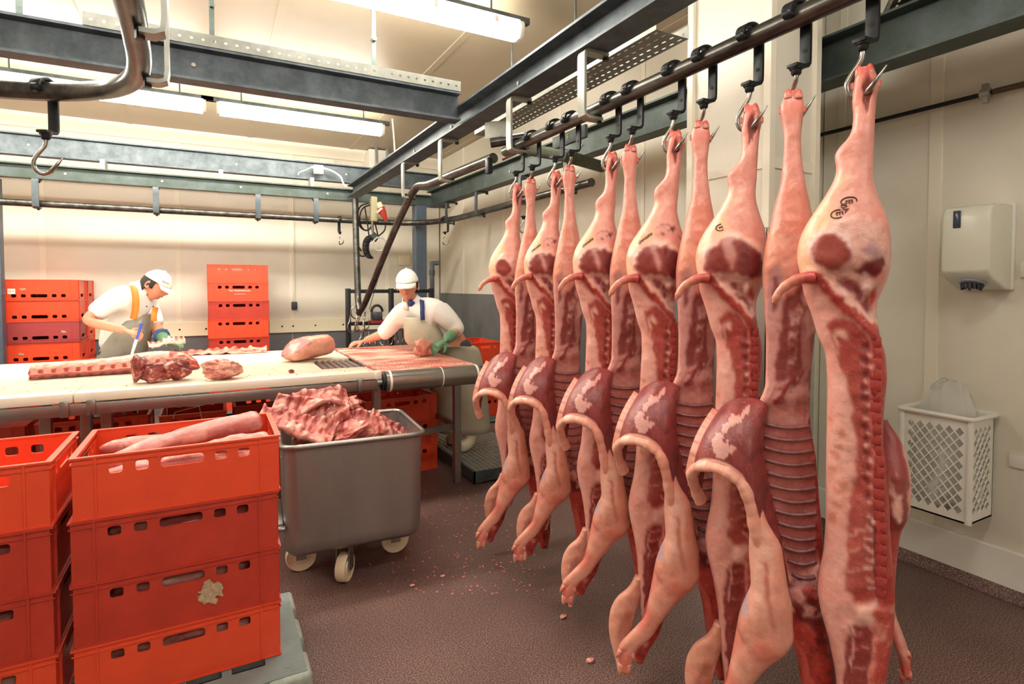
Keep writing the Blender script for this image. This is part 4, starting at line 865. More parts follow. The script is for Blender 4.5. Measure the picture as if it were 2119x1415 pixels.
NECKB, _ = relief('neck_meat', PB1, nr, [(1190,.02),(1290,.035),(1385,.014)], [(1190,.02),(1290,.03),(1385,.014)], (150,48,46), [([(1300,1180),(1440,1180),(1440,1400),(1300,1400)], (196,80,70), .008, 2, .6, 28), ([(1330,1300),(1350,1250),(1360,1280),(1345,1350)], (222,150,140), .003, 2, 0, 30)], nc=26, ydep=-.02, seed=33, backcol=(150,50,46), rough=.008)
def half_b(px, label, roll=0, turn=0, s=1.0, fs=1.0):
    pl = Plane(px); t = thing('half_pig_carcass', label, 'pig carcass', (pl.x, pl.y, PIV), 0, 'half pig carcasses on the rail')
    t.rotation_euler = (0, roll, -pl.b + turn); t.scale = (s, s, s)
    lobj('body', MEB, t); f = lobj('belly_flap', FLAP, t); lobj('fat_rim', FRIM, f); nk = lobj('neck_meat', NECKB, t); fo = lobj('foreleg', FOREB, t)
    zt = PB1.loc(1385, 970)[1]
    for o in (fo, nk): o.scale = (1, 1, fs); o.location = (0, 0, zt*(1-fs))
    for m in toesB: lobj('toe', m, t)
    for m in toesF: lobj('toe', m, fo)
    for m in ribs: lobj('rib', m, t)
    return t
half_b(1640, 'half pig with open ribs, next to the one with brown stamp letters', R(0))
half_b(1452, 'half pig with open ribs, next to the ringed E stamp ham', R(.6), .02, 1.0, .94)
half_b(1306, 'half pig with open ribs and folded belly, third along the rail', R(.6), 0, 1.0, .84)
half_b(1181, 'half pig with open ribs and purple bruised shank', R(.4), -.03, 1.0, .85)
half_b(1101, 'half pig with open ribs, nearest to the table roller', R(1.2), .04, 1.02, .9)
# ------------------------------------------------------------------ rail hooks
def hook_meshes():
    sp = [(-.043,.004),(-.040,.018),(-.028,.032),(0,.041),(.026,.034),(.038,.016),(.040,-.01),(.040,-.11),(.036,-.125),(.026,-.133),(-.02,-.135)]
    st = MB().strip([(a, 0, b) for a, b in smoothpath([Vector((a, b, 0)) for a, b in sp], 3) for b in [b]] if False else [(q.x, 0, q.y) for q in smoothpath([Vector((a, b, 0)) for a, b in sp], 3)], .032, .009, (0, 1, 0)).mesh('strap', M['black'], smooth=35, bevel=.002)
    kn = MB().lathe([(.008,-.014),(.014,-.008),(.014,.008),(.008,.014)], (-.041, 0, .0), 12, (0,1,0)).mesh('stop_knob', M['black'])
    co = MB().lathe([(.009,-.160),(.013,-.156),(.014,-.146),(.018,-.143),(.018,-.131),(.010,-.128)], (0,0,0), 16).mesh('swivel_collar', M['black'])
    ho = MB().cyl((.0345,0,-.085), (.0455,0,-.085), .006, n=12).mesh('dark_hole_disc', M['dark'])  # solid dark disc standing in for the shade inside the strap opening
    def rod(yo, yt):
        P = smoothpath([(0,0,-.15),(0,0,-.168),(-.006,yo*.4,-.186),(-.024,yo,-.214),(-.033,yo,-.238),(-.028,yo,-.262),(-.010,yo*.9,-.275),(.010,yo*.5+yt*.5,-.268),(.028,yt,-.247),(.05,yt,-.214)], 4); n = len(P)
        return MB().tube(P, [.0062 if i < n-8 else .0062*(.25+.75*(n-1-i)/7) + (.0015 if n-8 <= i < n-3 else 0) for i in range(n)], 12).mesh('hook', M['chrome'], smooth=60)
    return st, kn, co, ho, rod(.0, -.032), rod(.034, .022)
HM = hook_meshes()
def rail_hook(px, kind, label, X=XRAIL, loc=None, rz=0, grp='pig hooks on the meat rail', zr=ZR):
    if loc is None: pl = Plane(px, X); loc = (pl.x, pl.y, zr); rr = -pl.b
    else: rr = kind[1]; kind = kind[0]
    t = thing('meat_hook', label, 'hook', loc, rz, grp)
    for nm, me in zip(('strap', 'stop_knob', 'swivel_collar', 'dark_hole_disc'), HM): lobj(nm, me, t)
    r = lobj('hook', HM[4] if kind == 'A' else HM[5], t, label='bare steel hook with pointed tip'); r.rotation_euler = (0, 0, rr - rz)
    return t
for px, k, w in ((1775,'A','brown stamp letters'),(1640,'B','open ribs nearest the white column'),(1545,'A','ringed E stamp'),(1452,'B','open ribs beside the ringed E'),(1390,'A','star shaped spot'),(1306,'B','open ribs, third along the rail'),(1262,'A','smudged stamp row'),(1181,'B','purple bruised shank'),(1148,'A','dark bruise above the ham'),(1101,'B','open ribs beside the roller'),(1068,'A','last place on the rail')):
    rail_hook(px, k, 'black pipe hook holding the half pig with ' + w)
q = at(92, 189, z=ZL); tt_ = at(140, 190, z=ZL) - at(40, 187, z=ZL); rail_hook(0, ('A', .12), 'empty black pipe hook hanging on the bending overhead rail', loc=(q.x, q.y, ZL), rz=math.atan2(tt_.y, tt_.x) + R(90), grp='empty hooks')
q = at(703, 456, Y=6.5); rail_hook(0, ('A', 1.2), 'empty pipe hook on the back rail beside the drop post', loc=(q.x, 6.5, ZR), rz=R(90), grp='empty hooks')
q = at(886, 456, Y=5.95); rail_hook(0, ('A', .3), 'empty pipe hook where the back rail turns', loc=(2.33, 5.95, ZR), rz=R(10), grp='empty hooks')
rail_hook(0, ('A', -.4), 'empty pipe hook on the right wall rail behind the pigs', loc=(2.42, 4.3, ZR), rz=0, grp='empty hooks')
# ------------------------------------------------------------------ people
M['skin'] = mat('skin', (222, 150, 122), .5, noise=.1, scale=30, sss=.15)
M['shirt'] = mat('white_shirt', (240, 238, 234), .75, bump=.25, bscale=18)
M['apron'] = mat('grey_apron', (150, 146, 134), .4, noise=.15, scale=9, bump=.2, bscale=10)
M['apron2'] = mat('cream_apron', (190, 182, 160), .42, noise=.12, scale=9, bump=.2, bscale=10)
M['orange'] = mat('orange_strap', (236, 128, 40), .6); M['navy'] = mat('blue_strap', (44, 66, 116), .6)
M['cap'] = mat('white_cap', (242, 240, 232), .8, bump=.1, bscale=60); M['hair'] = mat('dark_hair', (46, 42, 40), .7, bump=.4, bscale=160)
M['glove'] = mat('green_glove', (112, 160, 124), .5, noise=.15, scale=30); M['cuff'] = mat('blue_cuff', (60, 96, 140), .5)
M['trouser'] = mat('grey_trouser', (78, 78, 84), .8, bump=.2, bscale=20); M['boot'] = mat('white_boot', (226, 216, 186), .45)
M['eye'] = mat('eye_dark', (40, 28, 24), .3); M['lip'] = mat('lip', (190, 104, 92), .5); M['knife'] = mat('blue_handle', (50, 84, 190), .35)
M['ink'] = mat('dark_print', (52, 40, 60), .7)
def skinmesh(V, E, rad, sub=2):
    me = bpy.data.meshes.new('skin_tmp'); me.from_pydata([tuple(v) for v in V], E, []); o = bpy.data.objects.new('skin_tmp', me); COL.objects.link(o)
    o.modifiers.new('Skin', 'SKIN'); sd = me.skin_vertices[0].data
    for i, r in enumerate(rad): sd[i].radius = (r, r) if not hasattr(r, '__len__') else r; sd[i].use_root = (i == 0)
    s = o.modifiers.new('Sub', 'SUBSURF'); s.levels = sub; s.render_levels = sub
    dg = bpy.context.evaluated_depsgraph_get(); out = bpy.data.meshes.new_from_object(o.evaluated_get(dg)); bpy.data.objects.remove(o); return out
def joined(meshes, voxel, name, m, par, smooth=6):
    bm = bmesh.new()
    for me in meshes: bm.from_mesh(me)
    me = bpy.data.meshes.new(name); bm.to_mesh(me); bm.free()
    o = bpy.data.objects.new(name, me); COL.objects.link(o); r = o.modifiers.new('R', 'REMESH'); r.mode = 'VOXEL'; r.voxel_size = voxel
    s = o.modifiers.new('S', 'SMOOTH'); s.factor = .5; s.iterations = smooth
    dg = bpy.context.evaluated_depsgraph_get(); out = bpy.data.meshes.new_from_object(o.evaluated_get(dg)); bpy.data.objects.remove(o)
    out.materials.clear(); out.materials.append(m)
    for p in out.polygons: p.use_smooth = True
    for v in out.vertices: v.co -= par.location
    o = bpy.data.objects.new(name, out); COL.objects.link(o); o.parent = par; return o
def head_mesh(c, F, U, s=1.0):
    F = F.normalized(); U = (U - F*U.dot(F)).normalized(); S = U.cross(F)
    nu, nv = 40, 30; V = []; g = lambda a, m, w: math.exp(-((a-m)/w)**2)
    for i in range(nv+1):
        ph = math.pi*i/nv - math.pi/2
        for j in range(nu):
            th = 2*math.pi*j/nu; f = math.cos(ph)*math.cos(th); l = math.cos(ph)*math.sin(th); z = math.sin(ph)
            a, b, h = .096*f, .075*l, .118*z
            if z < 0: b *= 1 - .30*(-z)**1.3; a = a*(1 - .1*(-z)) + .012*(-z)*(1 if f > -.3 else 0)
            if f < 0: a *= 1.03; h = h if z > 0 else h*.82
            fr = max(0, f)
            a += fr*(.030*g(l, 0, .16)*g(z, -.14, .17) + .012*g(l, 0, .13)*g(z, .08, .14) - .008*(g(l, .36, .17)+g(l, -.36, .17))*g(z, .06, .11) + .006*g(z, .24, .08)*g(l, 0, .5) + .007*g(l, 0, .25)*g(z, -.42, .1) + .012*g(l, 0, .3)*g(z, -.72, .14))
            V.append(c + (F*a + S*b + U*h)*s)
    fcs = [(i*nu+j, i*nu+(j+1) % nu, (i+1)*nu+(j+1) % nu, (i+1)*nu+j) for i in range(nv) for j in range(nu)]
    b = MB(); b.add(V, fcs)
    for sg in (-1, 1):
        e = c + (F*-.008 + S*sg*.076 + U*-.012)*s; b.tube([e + (F*(.018*math.cos(t)-.006) + U*(.03*math.sin(t)) + S*sg*(.006+.006*math.cos(t+2.6)))*s for t in [k*.5 for k in range(12)]], [.007*s]*12, 8); b.tube([e + U*.02*s, e - U*.022*s], [.012*s, .009*s], 8)
    return b.mesh('head')
def hand_mesh(w, d, n, curl=.5, s=1.0, side=1):     # w wrist, d finger direction, n back-of-hand normal
    d = d.normalized(); n = (n - d*n.dot(d)).normalized(); a = d.cross(n)*side; b = MB()
    b.tube([w - d*.01, w + d*.03*s, w + d*.07*s, w + d*.088*s], [.027*s, .036*s, .04*s, .032*s], 12, flat=.42)
    for k, (o, L) in enumerate(((-.03, .066), (-.010, .076), (.011, .072), (.030, .056))):
        p0 = w + d*.078*s + a*o*s; c1 = curl*.8; c2 = curl*1.7; c3 = curl*2.4
        p1 = p0 + (d*math.cos(c1) - n*math.sin(c1))*L*.45*s; p2 = p1 + (d*math.cos(c2) - n*math.sin(c2))*L*.32*s; p3 = p2 + (d*math.cos(c3) - n*math.sin(c3))*L*.26*s
        b.tube([p0 - d*.02*s, p0, p1, p2, p3], [.0095*s, .0095*s, .009*s, .0082*s, .006*s], 8)
    t0 = w + d*.025*s - a*.028*s; t1 = t0 + (d*.6 - a*.8).normalized()*.035*s - n*.008; t2 = t1 + (d*.9 - a*.3 - n*.4).normalized()*.034*s
    b.tube([t0, t1, t2], [.013*s, .0115*s, .008*s], 8)
    return b.mesh('hand')
def cap(par, c, F, U, s=1.0, text=None):
    F = F.normalized(); U = (U - F*U.dot(F)).normalized(); S = U.cross(F); b = MB(); nu, nv = 32, 10; V = []
    for i in range(nv+1):
        ph = R(8) + (math.pi/2-R(8))*i/nv
        for j in range(nu):
            th = 2*math.pi*j/nu; V.append(c + (F*(.106*math.cos(ph)*math.cos(th)+.002) + S*.089*math.cos(ph)*math.sin(th) + U*(.112*math.sin(ph)+.018))*s)
    b.add(V, [(i*nu+j, i*nu+(j+1) % nu, (i+1)*nu+(j+1) % nu, (i+1)*nu+j) for i in range(nv) for j in range(nu)] + [tuple(range(nv*nu, nv*nu+nu))])
    o = b.build('cap', M['cap'], par, smooth=60); m = o.modifiers.new('Solid', 'SOLIDIFY'); m.thickness = .004
    br = MB(); V = []; n = 15
    for k in range(2):
        for j in range(n):
            a = R(-68 + 136*j/(n-1)); q = F*(.1*math.cos(a)) + S*.083*math.sin(a) + U*.034
            V.append(c + (q if k == 0 else q + F*(.078*math.cos(a*.8)) + U*(-.022 - .012*abs(math.sin(a))))*s)
    br.add(V, [(j, j+1, n+j+1, n+j) for j in range(n-1)]); p = br.build('visor', M['cap'], o, smooth=60, off=par.location); m = p.modifiers.new('Solid', 'SOLIDIFY'); m.thickness = .004
    bt = MB().lathe([(.001,.008),(.008,.006),(.01,0)], c + U*.130*s, 10, U).build('cap_button', M['cap'], o, off=par.location)
    if text:
        me = text_mesh(text, .019, .0005)
        for v in me.vertices:
            th = R(44) + v.co.x/-.1; hh = .062 + v.co.y; ph = math.asin(min(.95, (hh-.018)/.112)); v.co = c + (F*(.111*math.cos(ph)*math.cos(th)+.002) - S*.091*math.cos(ph)*math.sin(th) + U*hh) - par.location
        me.materials.append(M['ink']); lobj('cap_lettering', me, o)
    return o
def hair(par, c, F, U):
    F = F.normalized(); U = (U - F*U.dot(F)).normalized(); S = U.cross(F); b = MB(); nu, nv = 24, 10; V = []
    for i in range(nv+1):
        ph = R(-38) + R(85)*i/nv
        for j in range(nu):
            th = R(78) + R(204)*j/(nu-1); ph2 = ph if abs(th-math.pi) < R(70) else max(ph, R(-12)); V.append(c + F*(.103*math.cos(ph2)*math.cos(th)) + S*.081*math.cos(ph2)*math.sin(th) + U*.121*math.sin(ph2))
    b.add(V, [(i*nu+j, i*nu+j+1, (i+1)*nu+j+1, (i+1)*nu+j) for i in range(nv) for j in range(nu-1)]); o = b.build('hair', M['hair'], par, smooth=80); m = o.modifiers.new('Solid', 'SOLIDIFY'); m.thickness = .01; m.offset = 0
def face_bits(par, c, F, U):
    F = F.normalized(); U = (U - F*U.dot(F)).normalized(); S = U.cross(F)
    for sg in (-1, 1):
        e = c + F*.082 + S*sg*.03 + U*.010; MB().lathe([(.002,-.006),(.009,-.003),(.011,0),(.009,.003),(.002,.006)], e, 12, F).build('eye', M['eye'], par)
        MB().tube([e + F*.012 + S*sg*-.014 + U*.016, e + F*.013 + U*.022, e + F*.006 + S*sg*.016 + U*.016], .004, 6).build('eyebrow', M['hair'], par)
    MB().tube([c + F*.078 - S*.022 - U*.053, c + F*.094 - U*.051, c + F*.078 + S*.022 - U*.053], [.003, .006, .003], 8).build('mouth', M['lip'], par)
def strap(par, pts, w, m, n, name='apron_strap'):
    P = smoothpath(pts, 5); b = MB(); V = []
    for i, p in enumerate(P):
        t = (P[min(i+1, len(P)-1)] - P[max(i-1, 0)]).normalized(); s = t.cross(Vector(n)).normalized(); V += [p - s*w/2, p + s*w/2]
    b.add(V, [(2*i, 2*i+1, 2*i+3, 2*i+2) for i in range(len(P)-1)]); o = b.build(name, m, par, smooth=60); q = o.modifiers.new('Solid', 'SOLIDIFY'); q.thickness = .006; q.offset = 0; return o
def apron(par, lv, facing, m, arc=R(105), n=25, name='apron'):      # lv: (center, rx along facing, ry sideways, arc scale)
    Fv = Vector(facing).normalized(); S = Vector((0, 0, 1)).cross(Fv); b = MB(); V = []
    P = smoothpath([Vector(l[0]) for l in lv], 5); q = [Vector((l[1], l[2], l[3])) for l in lv]; q = smoothpath(q, 5)
    for p, e in zip(P, q):
        for j in range(n):
            a = arc*e.z*(2*j/(n-1)-1); rip = 1 + .03*math.sin(a*5 + p.z*9); V.append(p + (Fv*(e.x*math.cos(a)) + S*(e.y*math.sin(a)))*rip)
    b.add(V, [(i*n+j, i*n+j+1, (i+1)*n+j+1, (i+1)*n+j) for i in range(len(P)-1) for j in range(n-1)]); o = b.build(name, m, par, smooth=80); s = o.modifiers.new('Solid', 'SOLIDIFY'); s.thickness = .005; return o
def collar(par, c, ax, F, m):
    ax = ax.normalized(); F = (F - ax*F.dot(ax)).normalized(); S = ax.cross(F); b = MB(); V = []; n = 21
    for k in range(3):
        for j in range(n):
            a = R(25 + 310*j/(n-1)); r = .062 + .012*k; V.append(c + (F*math.cos(a)*1.05 + S*math.sin(a))*r + ax*(.03 - .028*k*(1 if k < 2 else 1.0) + (.012 if k == 0 else 0)))
    b.add(V, [(i*n+j, i*n+j+1, (i+1)*n+j+1, (i+1)*n+j) for i in range(2) for j in range(n-1)]); o = b.build('collar', m, par, smooth=80); s = o.modifiers.new('Solid', 'SOLIDIFY'); s.thickness = .005
# ---- left worker, bent over the table
def left_worker():
    Y0 = 5.34; g = lambda px, py, Y: at(px, py, Y=Y)
    hip = g(244, 742, Y0); t = thing('person', 'butcher in white shirt and orange apron straps bending over the table', 'person', (hip.x, Y0, 0))
    sp1 = g(248, 700, Y0); sp2 = g(256, 655, Y0); ch = g(270, 622, Y0); nb = g(288, 602, Y0-.02); nk = g(300, 594, Y0-.03); hd = g(319, 592, Y0-.04)
    rs = g(240, 618, Y0-.19); re = g(176, 664, Y0-.26); rw = g(262, 684, Y0-.40); ls = g(308, 632, Y0+.12); le = g(326, 686, Y0-.02); lw = g(342, 704, Y0-.22)
    kz = .48
    rk = Vector((hip.x+.02, Y0-.1, kz)); rf = Vector((hip.x-.03, Y0-.1, .08)); lk = Vector((hip.x+.05, Y0+.1, kz)); lf = Vector((hip.x+.02, Y0+.12, .08)); toe_ = Vector((.13, -.06, -.04))
    rh = hip + Vector((0, -.1, -.02)); lh = hip + Vector((0, .1, -.02))
    V = [hip, sp1, sp2, ch, nb, nk, hd, rs, re, rw, ls, le, lw, rh, rk, rf, rf+toe_, lh, lk, lf, lf+toe_]
    E = [(0,1),(1,2),(2,3),(3,4),(4,5),(5,6),(3,7),(7,8),(8,9),(3,10),(10,11),(11,12),(0,13),(13,14),(14,15),(15,16),(0,17),(17,18),(18,19),(19,20)]
    rad = [.13,.125,.13,.125,.065,.055,.05,.065,.046,.029,.065,.046,.03,.095,.062,.045,.04,.095,.062,.045,.04]
    F = (g(334, 612, Y0-.10) - g(303, 596, Y0-.04)).normalized(); U = (g(339, 560, Y0-.04) - g(318, 600, Y0-.04)).normalized()
    F = Vector((.80, -.28, -.53)); U = Vector((.50, -.05, .86))
    hc = g(321, 590, Y0-.05)
    hm = head_mesh(hc, F, U); rhd = hand_mesh(rw, Vector((.8, -.35, -.35)), Vector((.2, -.7, .6)), 1.0)
    body = joined([skinmesh(V, E, rad), hm, rhd], .006, 'body', M['skin'], t)
    cap(t, hc, F, U, 1.0, 'BEKOX'); hair(t, hc, F, U); face_bits(t, hc, F, U)
    # shirt
    sv = [hip + Vector((0,0,.03)), sp1, sp2, ch, nb, rs, rs.lerp(re, .45), rs.lerp(re, .8), ls, ls.lerp(le, .5), ls.lerp(le, .85)]
    se = [(0,1),(1,2),(2,3),(3,4),(3,5),(5,6),(6,7),(3,8),(8,9),(9,10)]
    joined([skinmesh(sv, se, [.150,.148,.155,.152,.078,.092,.078,.080,.09,.075,.076])], .008, 'shirt', M['shirt'], t, 4)
    collar(t, nb.lerp(nk, .35), (nk-nb), F, M['shirt'])
    fc = Vector((.9, -.43, 0))
    apron(t, [(g(284, 650, Y0-.02), .10, .10, .75), (g(274, 672, Y0-.02), .145, .15, .85), (g(262, 700, Y0), .165, .18, 1), (g(250, 735, Y0), .175, .195, 1.1), (Vector((hip.x+.01, Y0, .7)), .18, .2, 1.1), (Vector((hip.x+.02, Y0, .3)), .2, .22, 1.1)], fc, M['apron'])
    strap(t, [g(262, 600, Y0-.02), g(276, 597, Y0-.18), g(281, 618, Y0-.24), g(280, 640, Y0-.25), g(276, 660, Y0-.25)], .045, M['orange'], (-.2, -1, .2))
    strap(t, [g(322, 636, Y0-.12), g(319, 650, Y0-.2), g(318, 664, Y0-.22)], .04, M['orange'], (.2, -1, .2))
    # glove with blue cuff on the far hand
    gl = joined([hand_mesh(lw, Vector((.75, -.55, -.22)), Vector((0, -.1, 1)), .25, 1.1, -1), skinmesh([le.lerp(lw, .45), le.lerp(lw, .8), lw], [(0,1),(1,2)], [.052,.046,.038])], .006, 'glove', M['glove'], t)
    c0 = le.lerp(lw, .5); dd = (lw-le).normalized(); MB().lathe([(.055,-.012),(.06,-.008),(.06,.008),(.055,.012)], c0, 20, dd).build('glove_cuff', M['cuff'], t)
    joined([skinmesh([hip+Vector((0,0,.02)), rh, rk, rf+Vector((0,0,.06)), lh, lk, lf+Vector((0,0,.06))], [(0,1),(1,2),(2,3),(0,4),(4,5),(5,6)], [.115,.088,.07,.062,.088,.07,.062])], .012, 'trousers', M['trouser'], t, 3)
    for f in (rf, lf): joined([skinmesh([f+Vector((0,0,.2)), f+Vector((0,0,.0)), f+toe_], [(0,1),(1,2)], [.07,.062,.045])], .012, 'boot', M['boot'], t, 2)
    # buttons
    for px, py in ((303.5, 634), (317, 634)): q = g(px, py, Y0-.2); MB().lathe([(.004,-.002),(.006,0),(.004,.002)], q, 8, (0,1,0)).build('button', M['navy'], t)
    # knife
    kd = Vector((-.25, -.25, -.93)).normalized(); k0 = rw + Vector((.072, -.045, -.035))
    kn = thing('boning_knife', 'boning knife with blue handle in the bending butcher\'s bare hand', 'knife', tuple(k0))
    MB().tube([k0 - kd*.09, k0 - kd*.05, k0 + kd*.03], [.013, .011, .012], 10, flat=.7).build('handle', M['knife'], kn)
    MB().prism([(-.011, 0), (.011, 0), (.009, .12), (-.006, .15)], k0 + kd*.03 + Vector((0,.001,0)), k0 + kd*.03 - Vector((0,.001,0)), (.95, .1, -.28), kd).build('blade', M['chrome'], kn)
left_worker()
# ---- right worker, reaching over the conveyor
def right_worker():
    g = lambda px, py, Y: at(px, py, Y=Y)
    hip = Vector((1.80, 4.34, .98)); t = thing('person', 'butcher in white cap and blue apron straps reaching over the conveyor', 'person', (1.85, 4.34, .102))
    ch = g(872, 650, 4.38); sp = hip.lerp(ch, .5) + Vector((.02, 0, .02)); nb = g(853, 626, 4.38); nk = g(848, 616, 4.36); hc = g(843, 590, 4.33)
    rs = g(832, 646, 4.60); re = g(795, 690, 4.80); rw = g(752, 706, 4.86); ls = g(908, 640, 4.20); le = g(948, 682, 4.14); lw = g(922, 704, 4.02)
    rf = Vector((1.86, 4.46, .17)); lf = Vector((1.86, 4.2, .17)); rk = Vector((1.82, 4.44, .55)); lk = Vector((1.82, 4.22, .55)); toe_ = Vector((-.12, -.04, -.04)); rh = hip + Vector((0, .1, -.04)); lh = hip + Vector((0, -.1, -.04))
    V = [hip, sp, ch, nb, nk, hc, rs, re, rw, ls, le, lw, rh, rk, rf, rf+toe_, lh, lk, lf, lf+toe_]
    E = [(0,1),(1,2),(2,3),(3,4),(4,5),(2,6),(6,7),(7,8),(2,9),(9,10),(10,11),(0,12),(12,13),(13,14),(14,15),(0,16),(16,17),(17,18),(18,19)]
    rad = [.13,.13,.13,.066,.055,.05,.065,.046,.03,.065,.046,.03,.095,.062,.045,.04,.095,.062,.045,.04]
    F = Vector((-.42, -.88, -.20)); U = Vector((-.12, -.18, .97))
    body = joined([skinmesh(V, E, rad), head_mesh(hc, F, U), hand_mesh(rw, Vector((-.9, .05, -.15)), Vector((0, -.2, 1)), .5, 1, 1)], .006, 'body', M['skin'], t)
    cap(t, hc, F, U, 1.02); hair(t, hc, F, U); face_bits(t, hc, F, U)
    sv = [hip + Vector((0,0,.04)), sp, ch, nb, rs, rs.lerp(re, .5), rs.lerp(re, .95), re.lerp(rw, .25), ls, ls.lerp(le, .5), le, le.lerp(lw, .3)]
    se = [(0,1),(1,2),(2,3),(2,4),(4,5),(5,6),(6,7),(2,8),(8,9),(9,10),(10,11)]
    joined([skinmesh(sv, se, [.15,.155,.158,.078,.095,.082,.075,.062,.10,.088,.075,.066])], .008, 'shirt', M['shirt'], t, 4)
    collar(t, nb.lerp(nk, .3), (nk-nb), F, M['shirt']); MB().lathe([(.001,-.02),(.03,0),(.001,.02)], nb + Vector((-.03,-.07,.0)), 10, (-.3,-1,0)).build('undershirt', M['navy'], t)
    apron(t, [(g(868, 655, 4.36), .14, .12, .7), (g(876, 680, 4.34), .165, .16, .8), (g(890, 712, 4.34), .175, .18, .95), (Vector((1.79, 4.34, .93)), .18, .2, 1.1), (Vector((1.82, 4.34, .6)), .17, .23, 1.15), (Vector((1.84, 4.34, .24)), .18, .26, 1.15)], Vector((-.7, -.7, 0)), M['apron2'])
    strap(t, [g(874, 622, 4.40), g(873, 622, 4.22), g(874, 636, 4.19), g(874, 648, 4.18), g(875, 662, 4.185)], .035, M['navy'], (-.3, -1, .2))
    joined([hand_mesh(lw, Vector((-.75, -.1, -.4)), Vector((-.2, -.6, .6)), .6, 1.1, 1), skinmesh([le.lerp(lw, .3), le.lerp(lw, .75), lw], [(0,1),(1,2)], [.054,.048,.038])], .006, 'glove', M['glove'], t)
    joined([skinmesh([hip+Vector((0,0,.02)), rh, rk, rf+Vector((0,0,.06)), lh, lk, lf+Vector((0,0,.06))], [(0,1),(1,2),(2,3),(0,4),(4,5),(5,6)], [.115,.088,.07,.062,.088,.07,.062])], .012, 'trousers', M['trouser'], t, 3)
    for f in (rf, lf): joined([skinmesh([f+Vector((0,0,.2)), f+Vector((0,0,.0)), f+toe_], [(0,1),(1,2)], [.07,.064,.046])], .012, 'boot', M['boot'], t, 2)
right_worker()
# ------------------------------------------------------------------ loose meat
from mathutils import noise as mn
def nz3(p, f, s=0): return mn.fractal(Vector(p)*f + Vector((s*7.3, s*3.1, s*1.7)), 1.0, 2.0, 4)
def chunk(name, label, loc, size, seed, cols, rot=(0, 0, 0), cat='meat', amp=.22, group=None, boxy=.5, sub=4, facets=0, cut=None):
    rf = random.Random(seed*13+1); PL = []
    for _ in range(facets):
        v_ = Vector((rf.gauss(0,1), rf.gauss(0,1), rf.gauss(0,1))).normalized(); PL.append((v_, rf.uniform(.55, .95)))
    bm = bmesh.new(); bmesh.ops.create_icosphere(bm, subdivisions=sub, radius=1); C = []
    for v in bm.verts:
        p = v.co.copy(); m = max(abs(p.x), abs(p.y), abs(p.z)); q = p.lerp(p/m*.85, boxy)
        for n_, d_ in PL:
            k_ = q.dot(n_)
            if k_ > d_: q -= n_*(k_-d_)*.92
        d = nz3(p, 1.1, seed)*amp + nz3(p, 3.2, seed+5)*amp*.3; q *= 1 + d
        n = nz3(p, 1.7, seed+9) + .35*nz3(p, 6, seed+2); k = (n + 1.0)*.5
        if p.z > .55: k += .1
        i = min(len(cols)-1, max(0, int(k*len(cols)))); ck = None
        if cut:
            kk = q.dot(Vector(cut[0]).normalized())
            if kk > cut[1]: q -= Vector(cut[0]).normalized()*(kk-cut[1])*.95; ck = cut[2] if n < .25 else cut[3]
        C.append(L4(ck, .4) if ck else L4(cols[i], .6 if cols[i][0] < 200 else .1)); v.co = Vector((q.x*size[0], q.y*size[1], q.z*size[2]))
    zmin = min((Matrix.Rotation(rot[2],3,'Z') @ Matrix.Rotation(rot[1],3,'Y') @ Matrix.Rotation(rot[0],3,'X') @ v.co).z for v in bm.verts)
    me = bpy.data.meshes.new(name); bm.to_mesh(me); bm.free(); setcol(me, C); me.shade_smooth(); me.materials.append(M['meat'])
    o = bpy.data.objects.new(name, me); COL.objects.link(o); o.rotation_euler = rot; o.location = (loc[0], loc[1], loc[2] - zmin)
    return tag(o, label, cat, group) if label else o
def ribslab(name, label, loc, L, Wd, T, nr, bend, seed, rot, cat='bone', group=None, cols=((206,128,118), (226,178,164), (170,70,64)), part=None):
    nu, nv = nr*7, 16; V = []; C = []
    def pos(u, v, top):
        x = (u-.5)*L; y = (v-.5)*Wd*(1 + .25*math.sin(u*5+seed)); z = (T if top else 0) + bend*(1-(2*u-1)**2) + .3*bend*math.sin(v*3+seed)
        rb = math.cos(u*nr*2*math.pi); z += ((.0022+.0022*math.sin(seed+u*7))*rb if top else 0)*(.4+.6*math.sin(v*math.pi))
        ed = max(0, v-.72)/.28; z += math.sin(ed*math.pi*.8)*.011*(1+.45*rb)*(1 if top else .1)                    # vertebra knobs on one edge
        n = nz3((x*14, y*14, top*3), 1, seed); return Vector((x + n*.006, y + nz3((x*9+4, y*9, 1), 1, seed)*.012, z + n*.02)), rb, n
    for top in (1, 0):
        for i in range(nu+1):
            for j in range(nv+1):
                p, rb, n = pos(i/nu, j/nv, top); V.append(p)
                c = cols[0] if rb > -.75 + .5*n else cols[2]
                if n > .22 or j in (0, nv): c = cols[1]
                if j > nv*.8 and rb < .3: c = cols[2]
                C.append(L4(c, .5))
    N = (nu+1)*(nv+1); a = lambda i, j, t: (0 if t else N) + i*(nv+1)+j; F = []
    for i in range(nu):
        for j in range(nv): F += [(a(i,j,1), a(i+1,j,1), a(i+1,j+1,1), a(i,j+1,1)), (a(i,j,0), a(i,j+1,0), a(i+1,j+1,0), a(i+1,j,0))]
        F += [(a(i,0,1), a(i,0,0), a(i+1,0,0), a(i+1,0,1)), (a(i,nv,1), a(i+1,nv,1), a(i+1,nv,0), a(i,nv,0))]
    for j in range(nv): F += [(a(0,j,1), a(0,j+1,1), a(0,j+1,0), a(0,j,0)), (a(nu,j,1), a(nu,j,0), a(nu,j+1,0), a(nu,j+1,1))]
    me = meatmesh(name, V, F, C); o = bpy.data.objects.new(name, me); COL.objects.link(o); o.location = loc; o.rotation_euler = rot
    return tag(o, label, cat, group)
